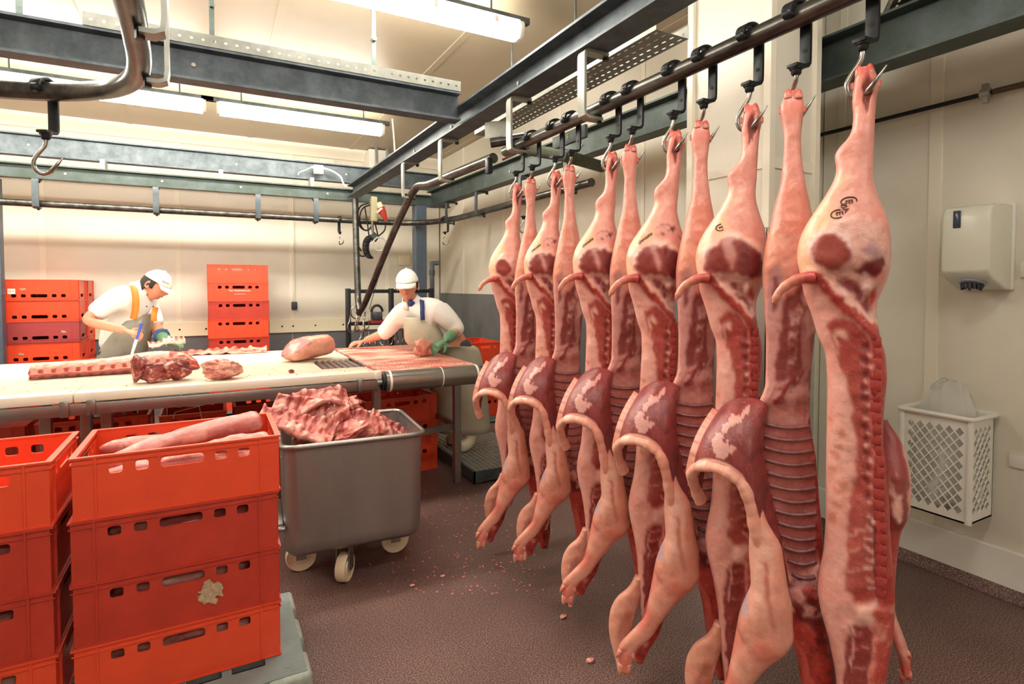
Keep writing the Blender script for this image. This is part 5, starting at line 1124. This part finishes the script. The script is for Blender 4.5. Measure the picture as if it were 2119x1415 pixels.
PK = [(150,62,58), (176,86,80), (206,128,116), (232,184,168)]; PKL = [(176,86,80), (222,150,134), (236,186,166), (240,206,190)]; DK = [(118,46,46), (146,60,58), (176,88,82), (226,180,168)]
ZTB = ZT + .001
# long bone-in loin on the table
def table_loin():
    a = at(58, 786, z=ZT); b = at(412, 764, z=ZT); d = (b-a); L = d.length; ux = d.normalized(); uy = Vector((-ux.y, ux.x, 0)); n = 120; V = []; C = []; prof = [(0, 0), (-.004, .018), (-.002, .036), (.002, .054), (.012, .072), (.03, .088), (.07, .096), (.12, .088), (.16, .06), (.17, .02), (.16, 0)]
    prof = [(p.x, p.y) for p in smoothpath([Vector((x, y, 0)) for x, y in prof], 4)]; m = len(prof)
    for i in range(n+1):
        u = i/n; arch = 1 + .28*math.exp(-((u-.72)/.2)**2) - .12*(1-u) ; tap = min(1, (1-u)/.10)**.5*min(1, u/.02+.75); rb = math.cos(u*15*2*math.pi)
        for j, (x, z) in enumerate(prof):
            v = j/(m-1); nn = nz3((u*9, v*4, 0), 2, 3); z2 = z*arch*tap; x2 = x*(.8+.3*u)*tap + .05*(1-tap)
            if .12 < v < .36: x2 -= .006*rb*(1 if v > .2 else .4)
            p = a + ux*(u*L + nn*.008) + uy*(x2 + .02*math.sin(u*3)) + Vector((0, 0, .001 + max(0, z2 + nn*.004))); V.append(p)
            if v < .10: c = (120,58,56) if rb > 0 else (158,86,80)
            elif v < .17: c = (196,98,90)
            elif v < .20: c = (236,190,176)
            elif v < .34: c = (190,70,62) if rb > .1 else (232,176,160)
            elif v < .40: c = (232,180,166)
            else: c = (242,218,200) if nn < .3 else (232,182,166)
            if u > .80 and v > .2: c = (204,86,76) if nn > -.15 else (236,186,170)
            C.append(L4(c, .4))
    F = [(i*m+j, i*m+j+1, (i+1)*m+j+1, (i+1)*m+j) for i in range(n) for j in range(m-1)] + [(i*m+m-1, i*m, (i+1)*m, (i+1)*m+m-1) for i in range(n)] + [tuple(range(m)), tuple(range(n*m, n*m+m))[::-1]]
    V = [v - a for v in V]; o = bpy.data.objects.new('pork_loin', meatmesh('pork_loin', V, F, C)); COL.objects.link(o); o.location = a
    tag(o, 'long bone-in pork loin with cut rib ends lying on the white table', 'meat')
table_loin()
def tp(px, py, z=ZTB): q = at(px, py, z=ZT); return (q.x, q.y, z)
chunk('meat_chunk', 'upright dark red meat chunk in front of the long loin', tp(292, 792), (.06, .055, .08), 3, DK, (0, .2, .3), facets=12, sub=5, amp=.22)
chunk('meat_chunk', 'flat sinewy meat chunk between the upright chunk and fatty one', tp(330, 790), (.085, .07, .055), 5, DK, (.1, 0, .6), facets=12, sub=5, amp=.25)
chunk('meat_chunk', 'wedge of red meat leaning on the fatty chunk', tp(368, 786), (.08, .07, .06), 8, DK, (0, -.2, .1), facets=12, sub=5, amp=.2)
chunk('meat_chunk', 'ragged meat scrap lying against the long loin end', tp(372, 768), (.06, .04, .05), 14, PK, (0, .1, 1), facets=12, sub=5, amp=.5)
chunk('meat_chunk', 'fat covered meat chunk with dark red cut end on the table', tp(462, 784), (.115, .085, .06), 11, PKL, (0, .05, -.1), facets=12, sub=5, amp=.3, boxy=.7)
chunk('meat_scrap', 'small dark meat scrap alone on the white table', tp(603, 772), (.016, .014, .012), 21, DK, amp=.5, sub=3)
ribslab('pork_belly_strip', 'long thin belly strip on the back part of the table', tp(440, 732), .78, .17, .016, 13, .008, 4, (0, 0, R(-3)), 'meat', cols=((214,132,120), (238,196,180), (190,84,76)))
ribslab('rib_piece', 'white ended rib piece held in the green glove', (at(346, 712, Y=4.98) - Vector((0, 0, .0))), .24, .09, .02, 7, .006, 9, (.15, -.16, R(6)), 'meat', cols=((232,176,164), (244,220,208), (210,110,100)))
# ham on the table
h0 = tp(640, 744)
hm = chunk('pork_ham', 'smooth skinned pork ham with red cut face on the table', h0, (.20, .11, .088), 31, [(226,162,140), (230,170,146), (234,178,154)], (0, -.12, R(12)), amp=.12, boxy=.25, cut=((-.75,-.25,.6), .62, (190,96,92), (230,184,172)))
chunk('pork_piece', 'small angular skin-on pork piece near the table edge', tp(876, 737), (.075, .06, .065), 37, [(206,120,108), (230,164,146), (234,174,154)], (0, .1, .5), amp=.3, boxy=.7)
def stuff_scatter(name, label, cat, fn, n, s0, s1, m, zf=.7):
    b = MB()
    for i in range(n):
        p = fn(i); s = random.uniform(s0, s1); u = [(random.uniform(.5, 1)*s) for _ in range(6)]
        b.add([(p[0]+u[0], p[1], p[2]+s*.3), (p[0], p[1]+u[1], p[2]+s*.3), (p[0]-u[2], p[1], p[2]+s*.2), (p[0], p[1]-u[3], p[2]+s*.3), (p[0], p[1], p[2]+u[4]*zf), (p[0], p[1], p[2])], [(0,1,4),(1,2,4),(2,3,4),(3,0,4),(1,0,5),(2,1,5),(3,2,5),(0,3,5)])
    o = b.build(name, m, smooth=0); tag(o, label, cat, kind='stuff')
M['scrap'] = mat('scrap_meat', (206, 78, 66), .4, noise=.4, scale=60, col2=(232, 150, 132)); M['scrap2'] = mat('scrap_fat', (236, 150, 134), .4, noise=.4, scale=60, col2=(186, 74, 66))
rs = random.Random(5)
stuff_scatter('meat_crumbs', 'fine red meat crumbs spread over the conveyor end', 'meat crumbs', lambda i: (rs.uniform(.86, 1.58), TY0 + .03 + abs(rs.gauss(0, .2)), ZT-.001), 1300, .002, .007, M['scrap'])
stuff_scatter('meat_crumbs', 'fine red meat crumbs along the far side of the table', 'meat crumbs', lambda i: (rs.uniform(.6, 1.55), TY1 - .06 - abs(rs.gauss(0, .09)), ZT-.001), 500, .002, .007, M['scrap'])
stuff_scatter('meat_crumbs', 'sparse meat crumbs scattered on the white cutting boards', 'meat crumbs', lambda i: (rs.uniform(-1.0, .88), TY0 + rs.uniform(.03, .5), ZT), 90, .002, .008, M['scrap'])
def ff(i):
    q = at(rs.gauss(960, 110), rs.uniform(1010, 1230), z=0); return (q.x, q.y, 0)
stuff_scatter('floor_scraps', 'small meat bits littering the floor between trolley and carcasses', 'meat crumbs', ff, 360, .003, .011, M['scrap2'])
for px, py, lb, s in ((1221, 1369, 'pale pink meat scrap on the floor below the pigs', .018), (853, 1213, 'white fat scrap on the floor beyond the trolley', .012), (916, 1193, 'red meat scrap on the floor near the hanging trotters', .012), (1165, 1278, 'dark red blood soaked scrap under the pigs', .016)):
    q = at(px, py, z=0); chunk('meat_scrap', lb, (q.x, q.y, .0), (s, s*.7, s*.35), int(px), PKL, amp=.4, sub=3)
# blood stained belt
bm_ = bpy.data.materials.new('blood_smeared_belt'); bm_.use_nodes = True; nt = bm_.node_tree; bs = nt.nodes['Principled BSDF']; tcn = nt.nodes.new('ShaderNodeTexCoord'); mpn = nt.nodes.new('ShaderNodeMapping'); mpn.inputs['Scale'].default_value = (.8, 3, 1); nn_ = nt.nodes.new('ShaderNodeTexNoise'); nn_.inputs['Scale'].default_value = 4; nn_.inputs['Detail'].default_value = 8; nn_.inputs['Roughness'].default_value = .7; rp_ = nt.nodes.new('ShaderNodeValToRGB'); rp_.color_ramp.elements[0].position = .42; rp_.color_ramp.elements[0].color = lin((216, 104, 88)) + (1,); rp_.color_ramp.elements[1].position = .58; rp_.color_ramp.elements[1].color = lin((244, 216, 198)) + (1,)
nt.links.new(tcn.outputs['Object'], mpn.inputs[0]); nt.links.new(mpn.outputs[0], nn_.inputs['Vector']); nt.links.new(nn_.outputs[0], rp_.inputs[0]); nt.links.new(rp_.outputs[0], bs.inputs['Base Color']); bs.inputs['Roughness'].default_value = .4
CONV.data.materials.clear(); CONV.data.materials.append(bm_)
# ------------------------------------------------------------------ meat in the front crates
def loin(name, label, p0, p1, r, seed, h=.8, sag=.02, par=None):
    p0, p1 = Vector(p0), Vector(p1); n = 40; m = 18; V = []; C = []; d = (p1-p0); ux = d.normalized(); uy = Vector((0,0,1)).cross(ux).normalized()
    for i in range(n+1):
        u = i/n; c = p0 + d*u + Vector((0, 0, sag*math.sin(u*math.pi))); e = min(1, (u+.02)/.12, (1.04-u)/.05)**.5*(.7+.3*u)
        for j in range(m):
            a = 2*math.pi*j/m; nn = nz3((u*4, math.cos(a), math.sin(a)), 1.6, seed); rr = r*e*(1+.16*nn+.04*math.sin(u*17+j)); V.append(c + uy*math.cos(a)*rr*1.15 + Vector((0,0,1))*math.sin(a)*rr*h)
            C.append(L4((192,116,108) if nn < .12 else (216,152,140), .55) if u < .985 else L4((170,92,86), .3))
    F = [(i*m+j, i*m+(j+1) % m, (i+1)*m+(j+1) % m, (i+1)*m+j) for i in range(n) for j in range(m)] + [tuple(range(m))[::-1], tuple(range(n*m, n*m+m))]
    o = bpy.data.objects.new(name, meatmesh(name, [v-p0 for v in V], F, C)); COL.objects.link(o); o.location = p0; tag(o, label, 'meat'); return o
zt = .128 + 3*PITCH
loin('pork_loin', 'pale trimmed pork loin lying highest in the red crate', (-.34, 2.25, zt+.13), (.15, 2.40, zt+.195), .052, 3)
loin('pork_loin', 'pork loin lower in the red crate, beside the crate wall', (-.10, 2.20, zt+.13), (.175, 2.22, zt+.155), .045, 5)
loin('pork_loin', 'pork loin at the back of the red crate with frayed end', (-.36, 2.42, zt+.15), (.0, 2.45, zt+.10), .045, 9)
loin('pork_loin', 'fatty pork loin behind the hand slot of the red crate', (-.35, 2.185, zt+.11), (.17, 2.19, zt+.12), .04, 12)
for k in range(3):
    z = .128 + k*PITCH; chunk('pork_piece', 'pork meat seen through the hand holes of the ' + ordw[k] + ' crate under the loins', (-.1, 2.29, z+.02), (.26, .15, .072), 60+k, PK, amp=.15, boxy=.7)
for k in range(3):
    z = .128 + k*PITCH; chunk('pork_piece', 'pork meat inside the ' + ordw[k] + ' crate of the neighbouring pallet stack', (-.735, 2.29, z+.02), (.26, .15, .07), 70+k, PK, amp=.15, boxy=.7)
# ------------------------------------------------------------------ bones in the trolley
tl = tr.location; G = 'bones piled in the steel trolley'
BC = ((200,122,112), (222,168,154), (160,66,62))
def bp(px, py, Y): return at(px, py, Y=Y)
for i, (px, py, Y, L, Wd, nr, bend, rot, lb) in enumerate((
    (668, 838, 3.02, .27, .13, 9, .055, (R(38), R(0), R(8)), 'arched backbone piece crowning the trolley bone pile'),
    (612, 886, 2.86, .36, .12, 12, .012, (R(30), R(20), R(-18)), 'long straight backbone piece overhanging the trolley rim'),
    (618, 858, 2.98, .27, .12, 9, .02, (R(48), R(26), R(-8)), 'slanted rib slab behind the long backbone piece'),
    (655, 872, 3.0, .22, .11, 7, .03, (R(40), R(16), R(10)), 'curved neck bone under the arched backbone'),
    (752, 888, 2.98, .26, .11, 8, .03, (R(42), R(10), R(5)), 'rib slab sloping down inside the trolley'),
    (733, 858, 3.1, .17, .09, 6, .02, (R(30), R(70), R(20)), 'upright backbone piece beside the arched one'),
    (792, 886, 3.05, .2, .1, 7, .02, (R(35), R(35), R(-15)), 'small ribbed bone near the bare trolley wall'),
    (690, 906, 2.90, .2, .13, 6, .03, (R(60), R(-30), R(30)), 'broad flat blade bone at the front of the pile'),
    (648, 912, 2.90, .2, .09, 7, .01, (R(15), R(5), R(-10)), 'dark rib slab deep at the trolley corner'),
    (780, 908, 2.95, .2, .09, 6, .012, (R(30), R(15), R(0)), 'low rib end lying along the trolley front'),
    (815, 900, 3.05, .14, .07, 5, .01, (R(20), R(20), R(-30)), 'short rib end near the trolley right wall'))):
    ribslab('pork_bone', lb, bp(px, py, Y), L, Wd*1.1, .028, max(4, int(nr*.75)), bend, 40+i, rot, 'bone', G, BC)
for i, (dx, dy, z, s, lb) in enumerate(((-.15,-.08,.52,.15,'red meaty lump filling the trolley corner'),(.0,.0,.56,.17,'large meaty lump inside the trolley pile'),(.15,.08,.48,.15,'meaty lump low in the trolley'),(-.02,-.14,.61,.11,'sinewy lump at the trolley front rim'),(-.05,-.02,.70,.105,'shoulder joint lump in the middle of the pile'),(.07,-.1,.6,.085,'bright red lump beside the trolley front wall'),(-.14,.1,.62,.1,'meaty lump under the slanted rib slab'))):
    o = chunk('pork_bone', lb, (tl.x+dx, tl.y+dy, z), (s, s*.8, s*.6), 80+i, PK if i % 2 else [(160,70,66), (196,112,104), (218,156,144), (230,184,170)], (0, .2*i, i), 'bone', amp=.45, group=G, facets=10, sub=5)
# ------------------------------------------------------------------ wall things on the right
ds = thing('towel_dispenser', 'white plastic paper towel dispenser on the right wall', 'dispenser', (3.27, 1.28, 1.43))
prof = [(0, .40), (-.16, .395), (-.2, .385), (-.217, .36), (-.22, .33), (-.22, .10), (-.215, .085), (-.17, .05), (-.06, .01), (0, 0)]
MB().prism(prof, (3.258, 1.188, 1.43), (3.258, 1.378, 1.43), (1, 0, 0), (0, 0, 1)).build('housing', M['disp'], ds, bevel=.012, seg=3)
MB().box((3.25, 1.18, 1.435), (3.27, 1.386, 1.835)).build('back_plate', M['white'], ds, bevel=.004)
MB().box((3.033, 1.30, 1.72), (3.04, 1.33, 1.80)).build('viewing_slot', mat('smoked_blue', (58, 66, 92), .15), ds, bevel=.003)
MB().lathe([(.001, -.01), (.05, -.008), (.055, 0), (.05, .004)], (3.115, 1.28, 1.465), 20, (-.3, 0, -1)).build('outlet_ring', mat('grey_outlet', (150, 160, 176), .3), ds)
b = MB(); rs2 = random.Random(3)
for k in range(14): a = k*.45; b.tube([(3.115+.03*math.cos(a), 1.28+.035*math.sin(a), 1.465), (3.105+.033*math.cos(a+.2), 1.28+.036*math.sin(a+.2), 1.443-.012*rs2.random())], [.012, .004], 6)
b.build('torn_paper', M['rubber'], ds)
tag(ds.children[-1], kind='stuff')
bk = thing('waste_basket', 'white lattice plastic waste basket hung on the right wall', 'basket', (3.14, 1.38, .36))
x0, x1, y0, y1, z0, z1 = 3.03, 3.25, 1.235, 1.53, .36, .845
def lattice(w, h, sx, sz):
    H_ = []; nx = max(1, int(round((w-.05)/sx))); nz = int(round((h-.07)/sz)); sx = (w-.05)/nx; sz = (h-.07)/nz; k = .87
    for i in range(nx*2-1):
        for j in range(nz*2-1):
            if (i+j) % 2 == 0: cx, cz = .025 + (i+1)*sx/2, .03 + (j+1)*sz/2; H_.append([(cx-sx/2*k, cz), (cx, cz-sz/2*k), (cx+sx/2*k, cz), (cx, cz+sz/2*k)])
    return H_
MB().plate(rect(0, y1-y0, 0, z1-z0), lattice(y1-y0, z1-z0, .042, .05), (x0, y0, z0), (0,1,0), (0,0,1), .006).build('lattice_front', M['bin'], bk, smooth=0)
for y in (y0, y1-.006): MB().plate(rect(0, x1-x0, 0, z1-z0), lattice(x1-x0, z1-z0, .042, .05), (x0, y, z0), (1,0,0), (0,0,1), -.006).build('lattice_side', M['bin'], bk, smooth=0)
MB().plate(rect(0, y1-y0, 0, z1-z0), [], (x1-.006, y0, z0), (0,1,0), (0,0,1), .005).build('back_panel', M['bin'], bk, smooth=0)
MB().box((x0, y0, z0), (x1, y1, z0+.008)).build('base', M['bin'], bk)
MB().tube([(x, y, z1) for x, y in rrect((x0+x1)/2, (y0+y1)/2, x1-x0+.02, y1-y0+.02, .02, 4)], .011, 8, closed=True).build('rim', M['bin'], bk)
MB().cyl((x0+.004, y0+.004, z0), (x0+.004, y0+.004, z1), .014, n=12).build('corner_post', M['bin'], bk); MB().cyl((x0+.004, y1-.004, z0), (x0+.004, y1-.004, z1), .014, n=12).build('corner_post', M['bin'], bk)
M['film'] = mat('clear_film', (236, 238, 232), .18, alpha=.38)
b = MB(); nu, nv = 40, 14; V = []
for i in range(nv+1):
    for j in range(nu):
        a = 2*math.pi*j/nu; v = i/nv; n_ = nz3((math.cos(a), math.sin(a), v*2), 2.2, 6); r = (1 + .28*n_)*(1 - .5*max(0, v-.45)/.55); V.append(((x0+x1)/2 + .1*r*math.cos(a), (y0+y1)/2 + .135*r*math.sin(a), z0 + .05 + v*.56 + .03*n_ + .03*math.sin(a*2)))
b.add(V, [(i*nu+j, i*nu+(j+1) % nu, (i+1)*nu+(j+1) % nu, (i+1)*nu+j) for i in range(nv) for j in range(nu)]); b.add([(x, y, z) for x, y, z in V[nv*nu:]] , [tuple(range(nu))])
bag = b.build('plastic_bag', M['film'], smooth=80); tag(bag, 'crumpled clear plastic bag lining the lattice waste basket', 'bag')
chunk('crumpled_paper', 'crumpled paper at the bottom of the lattice basket', ((x0+x1)/2, 1.40, z0+.01), (.05, .06, .04), 4, [(226,228,226), (210,214,216)], amp=.4)
q = at(2105, 955, X=3.262); pl_ = MB().box((3.258, q.y-.06, q.z-.03), (3.2695, q.y+.03, q.z+.03)).build('blank_plate', M['white'], bevel=.003); tag(pl_, 'small white blank plate screwed to the right wall', 'plate')
q = at(2117, 560, X=3.262); pl_ = MB().box((3.25, q.y-.05, q.z-.03), (3.2695, q.y+.006, q.z+.04)).build('wall_switch', M['white'], bevel=.003); tag(pl_, 'white wall switch box beside the towel dispenser', 'switch')
# ------------------------------------------------------------------ electrics along the back
def W_(px, py, Y): return at(px, py, Y=Y)
q = W_(658, 352, 6.6); jb = thing('junction_box', 'small white junction box on the upper back beam', 'junction box', tuple(q))
MB().box((q.x-.05, 6.54, q.z-.05), (q.x+.05, 6.60, q.z+.05)).build('box', M['white'], jb, bevel=.006)
for s in (-1, 1): MB().cyl((q.x+s*.05, 6.57, q.z+.02), (q.x+s*.075, 6.57, q.z+.02), .012, n=8).build('cable_gland', M['white'], jb)
q2 = W_(676, 345, YB-.01); pl_ = MB().box((q2.x-.09, YB-.02, q2.z-.1), (q2.x+.09, YB-.007, q2.z+.1)).build('blank_plate', M['white'], bevel=.003); tag(pl_, 'square white cover plate on the back wall', 'plate')
cb = MB().tube(smoothpath([(q.x+.075, 6.57, q.z+.02), W_(690, 355, 6.57), W_(705, 366, 6.55), W_(710, 378, 6.5), W_(717, 386, 6.42), W_(735, 380, 6.30)], 5), .009, 8).build('cable', M['cable']); tag(cb, 'white cable looping from the junction box to the pipe rail beam', 'cable')
cb = MB().tube(smoothpath([(q.x-.075, 6.57, q.z+.02), W_(632, 352, 6.58), W_(620, 356, 6.6), W_(617, 362, 6.62)], 4), .006, 8).build('cable', M['cable']); tag(cb, 'thin cable running left from the junction box', 'cable')
cb = MB().tube(smoothpath([W_(812, 246, 5.9), W_(815, 280, 5.9), W_(817, 322, 5.9), W_(812, 345, 5.9)], 4), .009, 8).build('cable', M['cable']); tag(cb, 'pale cable dropping from the ceiling to the pipe rail beam', 'cable')
q = W_(777, 340, YB-.15); du = thing('duct_box', 'white ribbed duct box on top of the back beam', 'duct', (q.x, YB-.16, q.z-.16))
MB().box((q.x-.12, YB-.3, q.z-.2), (q.x+.11, YB-.02, q.z+.16)).build('casing', M['white'], du, bevel=.004)
for dx in (-.03, .115): MB().box((q.x+dx-.018, YB-.32, q.z-.2), (q.x+dx+.018, YB-.3, q.z+.19)).build('slotted_rail', M['galv_l'], du, bevel=.003)
q = W_(606, 460, YB-.01); tk = thing('cable_trunking', 'thin white conduit down the back wall ending in a switch', 'conduit', (q.x, YB-.02, 1.2))
MB().box((q.x-.012, YB-.025, at(613, 625, Y=YB).z), (q.x+.012, YB-.007, 3.1)).build('conduit', M['seam'], tk, bevel=.003)
z = at(613, 632, Y=YB).z; MB().box((q.x-.03, YB-.06, z-.05), (q.x+.035, YB-.007, z+.05)).build('switch_box', mat('dark_switch', (60, 64, 74), .5), tk, bevel=.01)
q = W_(836, 538, YB-.01); pl_ = MB().box((q.x-.09, YB-.02, q.z-.075), (q.x+.09, YB-.007, q.z+.075)).build('blank_plate', M['bumper'], bevel=.003); tag(pl_, 'cream cover plate with four screws behind the reaching butcher', 'plate')
wp2 = thing('waste_pipe', 'grey plastic pipe with elbow in the far room corner', 'pipe', (2.72, 7.3, 0)); q = W_(894, 545, 7.2)
MB().tube(smoothpath([(q.x, 7.2, 0), (q.x, 7.2, q.z-.12), (q.x, 7.2, q.z-.03), (q.x+.03, 7.2, q.z), (q.x+.09, 7.2, q.z+.01)], 5), .032, 12).build('pipe', mat('grey_pvc', (96, 106, 116), .4), wp2); MB().cyl((q.x, 7.2, q.z-.16), (q.x, 7.2, q.z-.09), .038, n=14).build('coupling', M['blue'], wp2)
# socket, red plug and cable loops at the drop post
Y_ = 6.15; sk = thing('power_socket', 'yellowed power socket hanging under the beam with a red plug', 'socket', tuple(W_(775, 430, Y_)))
q = W_(773, 432, Y_); MB().box((q.x-.035, Y_-.04, q.z-.14), (q.x+.035, Y_+.04, q.z+.13)).build('socket_body', mat('old_cream', (196, 190, 152), .5), sk, bevel=.012)
MB().tube([W_(784, 420, Y_-.03), W_(789, 432, Y_-.05)], [.03, .035], 12).build('socket_mouth', M['caster'], sk)
MB().tube([W_(788, 430, Y_-.05), W_(792, 440, Y_-.06), W_(796, 448, Y_-.06), W_(799, 458, Y_-.06)], [.042, .04, .026, .014], 14).build('plug_body', mat('plug_red', (196, 62, 44), .4), sk); MB().tube([W_(785, 434, Y_-.05), W_(788, 437, Y_-.055)], [.048, .048], 14).build('plug_collar', M['white'], sk)
for i, P in enumerate(([(764,420),(745,428),(740,452),(746,470),(758,477),(768,470),(770,450)], [(766,424),(750,432),(744,455),(752,474),(764,474),(772,458)], [(755,430),(760,460),(764,490),(768,500)], [(772,440),(778,470),(782,490),(776,500)], [(798,458),(796,476),(784,488),(778,496)], [(738,410),(736,470),(738,500),(748,520)], [(737,500),(738,520),(748,530),(760,528)])):
    o = MB().tube(smoothpath([W_(a, b_, Y_ + .01*i) for a, b_ in P], 6), .008, 8).build('cable', M['rubber']); tag(o, ['black cable loop under the yellowed socket, outer one', 'black cable loop under the yellowed socket, inner one', 'straight black cable from the socket to the coiled hose', 'black cable beside the hanging clamp', 'black cable from the red plug to the hose reel', 'black cable strapped along the drop post', 'black cable sagging from drop post to coiled hose'][i], 'cable', 'cables at the drop post')
co_ = []; ctr = W_(766, 512, Y_)
base_ = [W_(772, 488, Y_), W_(763, 492, Y_), W_(758, 502, Y_), W_(757, 514, Y_), W_(760, 526, Y_), W_(766, 533, Y_)]; bs_ = smoothpath(base_, 30)
for i, p in enumerate(bs_): a = i*.75; co_.append(p + Vector((.032*math.cos(a), .032*math.sin(a), .01*math.sin(a))))
o = MB().tube(co_, .0075, 6).build('coiled_hose', M['rubber']); tag(o, 'black coiled air hose hanging beside the drop post', 'hose')
hw = thing('spring_clamp', 'hanging grey clamp with clear ring beside the coiled hose', 'clamp', tuple(W_(775, 490, Y_)))
MB().tube([W_(772, 446, Y_), W_(770, 468, Y_), W_(773, 488, Y_)], [.012, .018, .01], 8).build('shackle', mat('greasy_steel', (130, 116, 96), .4, .6), hw)
MB().cyl(W_(769, 486, Y_), W_(776, 492, Y_), .045, n=14).build('spring_housing', M['galv'], hw)
MB().tube([W_(785 + 13*math.cos(t), 505 + 14*math.sin(t), Y_-.05) for t in [k*2*math.pi/28 for k in range(28)]], .008, 8, closed=True).build('clear_ring', mat('clear_ring', (206, 212, 200), .15, alpha=.7), hw)
cd = MB().tube([W_(802, 500, Y_-.1), W_(790, 545, Y_-.05), W_(778, 592, Y_), W_(764, 640, Y_)], .005, 6).build('pull_cord', mat('cord', (150, 120, 96), .8)); tag(cd, 'thin brown pull cord slanting down beside the curved rail', 'cord')
# hook rack behind the table
Yk = 6.12; rk = thing('hook_rack', 'black steel rack with hanging hooks behind the table', 'rack', (1.7, Yk, 0)); pa = W_(720, 600, Yk); pb = W_(892, 600, Yk)
for x in (pa.x, (pa.x+pb.x)/2, pb.x): MB().box((x-.025, Yk-.025, 0), (x+.025, Yk+.025, 1.43)).build('upright', M['black'], rk, bevel=.003)
for z in (1.40, 1.05, .75, .45): MB().box((pa.x, Yk-.02, z-.02), (pb.x, Yk+.02, z+.02)).build('crossbar', M['black'], rk, bevel=.003)
def sring(c, r, yaw, label, grp):
    u = Vector((math.cos(yaw), math.sin(yaw), 0)); P = [Vector(c) + u*(r*math.cos(t)) + Vector((0,0,r*1.5*math.sin(t))) for t in [R(120) + k*.3 for k in range(17)]]; n = len(P)
    o = MB().tube([Vector(c) + Vector((0,0,r*3.2)) - u*r*.2] + P, [.007]*(n-3) + [.006,.005,.0035,.002], 8).build('meat_hook', M['chrome']); tag(o, label, 'hook', grp)
for i, (px, py, yw) in enumerate(((727, 676, .2), (739, 674, .9), (747, 672, -.4), (757, 670, .6), (752, 683, 1.3))):
    sring(W_(px, py, 6.0 - .02*i), .04, yw, 'bare steel hook in the cluster below the drop post', 'hook cluster below the drop post')
for i in range(8):
    sring(Vector((1.42 + i*.075, Yk-.05, .86)), .035, .3 + i*.7, 'bare steel hook hanging on the black hook rack', 'hooks on the black rack')
o = MB().tube([W_(737 + 11*math.cos(t), 646 + 13*math.sin(t), 6.0) for t in [k*2*math.pi/24 for k in range(24)]], .008, 8, closed=True).build('steel_ring', M['chrome']); tag(o, 'large steel ring round the foot of the drop post', 'ring')
cl_ = thing('hose_reel', 'black handled hose reel standing on the hook rack', 'reel', tuple(W_(783, 655, 6.05))); q = W_(780, 645, 6.05)
MB().tube([q + Vector((.06*math.cos(t), 0, .07*math.sin(t))) for t in [k*math.pi/12 for k in range(13)]], .014, 8).build('handle', M['rubber'], cl_); MB().box((q.x-.06, 6.0, q.z-.09), (q.x+.05, 6.1, q.z-.0)).build('reel_frame', M['galv'], cl_, bevel=.01); MB().box((q.x-.08, 6.0, q.z-.13), (q.x+.12, 6.1, q.z-.09)).build('red_base', mat('dull_red', (150, 50, 44), .5), cl_, bevel=.01)
# plate with E mark by the rail switch
q = at(1178, 285, X=1.75); ep = thing('steel_plate', 'dark steel plate marked E beside the rail switch', 'plate', tuple(q)); MB().bar(q + Vector((0, .16, 0)), q - Vector((0, .16, 0)), .02, .07, (0,0,1)).build('plate', M['galv_d'], ep, bevel=.003)
me = text_mesh('E', .045, .0006); me.materials.append(mat('mark_yellow', (170, 160, 70), .6)); o = lobj('painted_letter', me, ep, (-.0115, 0, 0)); o.rotation_euler = (R(90), 0, R(-90))
# ------------------------------------------------------------------ print and labels on crates
M['print'] = mat('white_print', (240, 232, 226), .6); M['paper'] = mat('paper_label', (236, 234, 228), .7); M['resid'] = mat('glue_residue', (204, 176, 146), .8, noise=.4, scale=60, col2=(150, 128, 96))
def crate_text(c, s, size, x, z, flip=False):
    me = text_mesh(s, size, .0003); me.materials.append(M['print']); o = lobj('printed_lettering', me, c, (x, -CD/2 - .0007, z)); o.rotation_euler = (R(90), 0, 0)
    if flip: o.location = (x, CD/2 + .0007, z); o.rotation_euler = (R(-90), 0, 0)
crate_text(bst[6], 'Vee Wijnbeekhoven', .026, .01, .115); crate_text(bst[6], 'www.wijnbeekhoven.nl', .012, .01, .078)
ups = [o for o in bpy.data.objects if o.name.startswith('crate') and 'label' in o.keys() and 'in the paper label stack' in o['label']]
tp_ = ups[-1]; lb_ = MB().box((-.225, CD/2+.0005, .085), (-.17, CD/2+.0015, .135)).build('paper_label', M['paper'], tp_, local=True); me = text_mesh('E41 27', .014, .0003); me.materials.append(M['ink']); o = lobj('label_print', me, lb_, (-.197, CD/2+.002, .11)); o.rotation_euler = (R(-90), 0, 0)
def residue(par, cx, cz, w, h, seed, y=-CD/2-.0008):
    b = MB(); n = 26; s = w/n
    for i in range(n):
        for j in range(int(h/s)):
            x = -w/2 + i*s; z = -h/2 + j*s; e = 1 - ((x/(w/2))**2 + (z/(h/2))**2)
            if nz3((i*.16, j*.16, 0), 1, seed)*.6 + e > .42: b.add([(cx+x, y, cz+z), (cx+x+s, y, cz+z), (cx+x+s, y, cz+z+s), (cx+x, y, cz+z+s)], [(0,1,2,3)])
    o = b.build('label_residue', M['resid'], par, local=True, smooth=0); o['kind'] = 'stuff'
residue(front[1], .075, .085, .09, .10, 3)
for k, (i, x, z) in enumerate(((3, -.15, .1), (4, .17, .1), (6, -.12, .09))):
    if i < len(ups): residue(ups[i], x, z, .06, .03, 8+k, CD/2+.0008)
# wire frame hanging under the table front
wf = thing('wire_frame', 'bent wire holder hanging under the cutting table', 'wire holder', tuple(at(400, 860, Y=3.6)))
P = [at(358, 866, Y=3.6), at(362, 853, Y=3.6), at(412, 840, Y=3.6), at(418, 868, Y=3.6)]; MB().tube(P, .003, 6).build('wire', M['galv_l'], wf); MB().tube([at(412, 840, Y=3.6), at(413, 826, Y=3.6)], .003, 6).build('hanging_wire', M['galv_l'], wf)
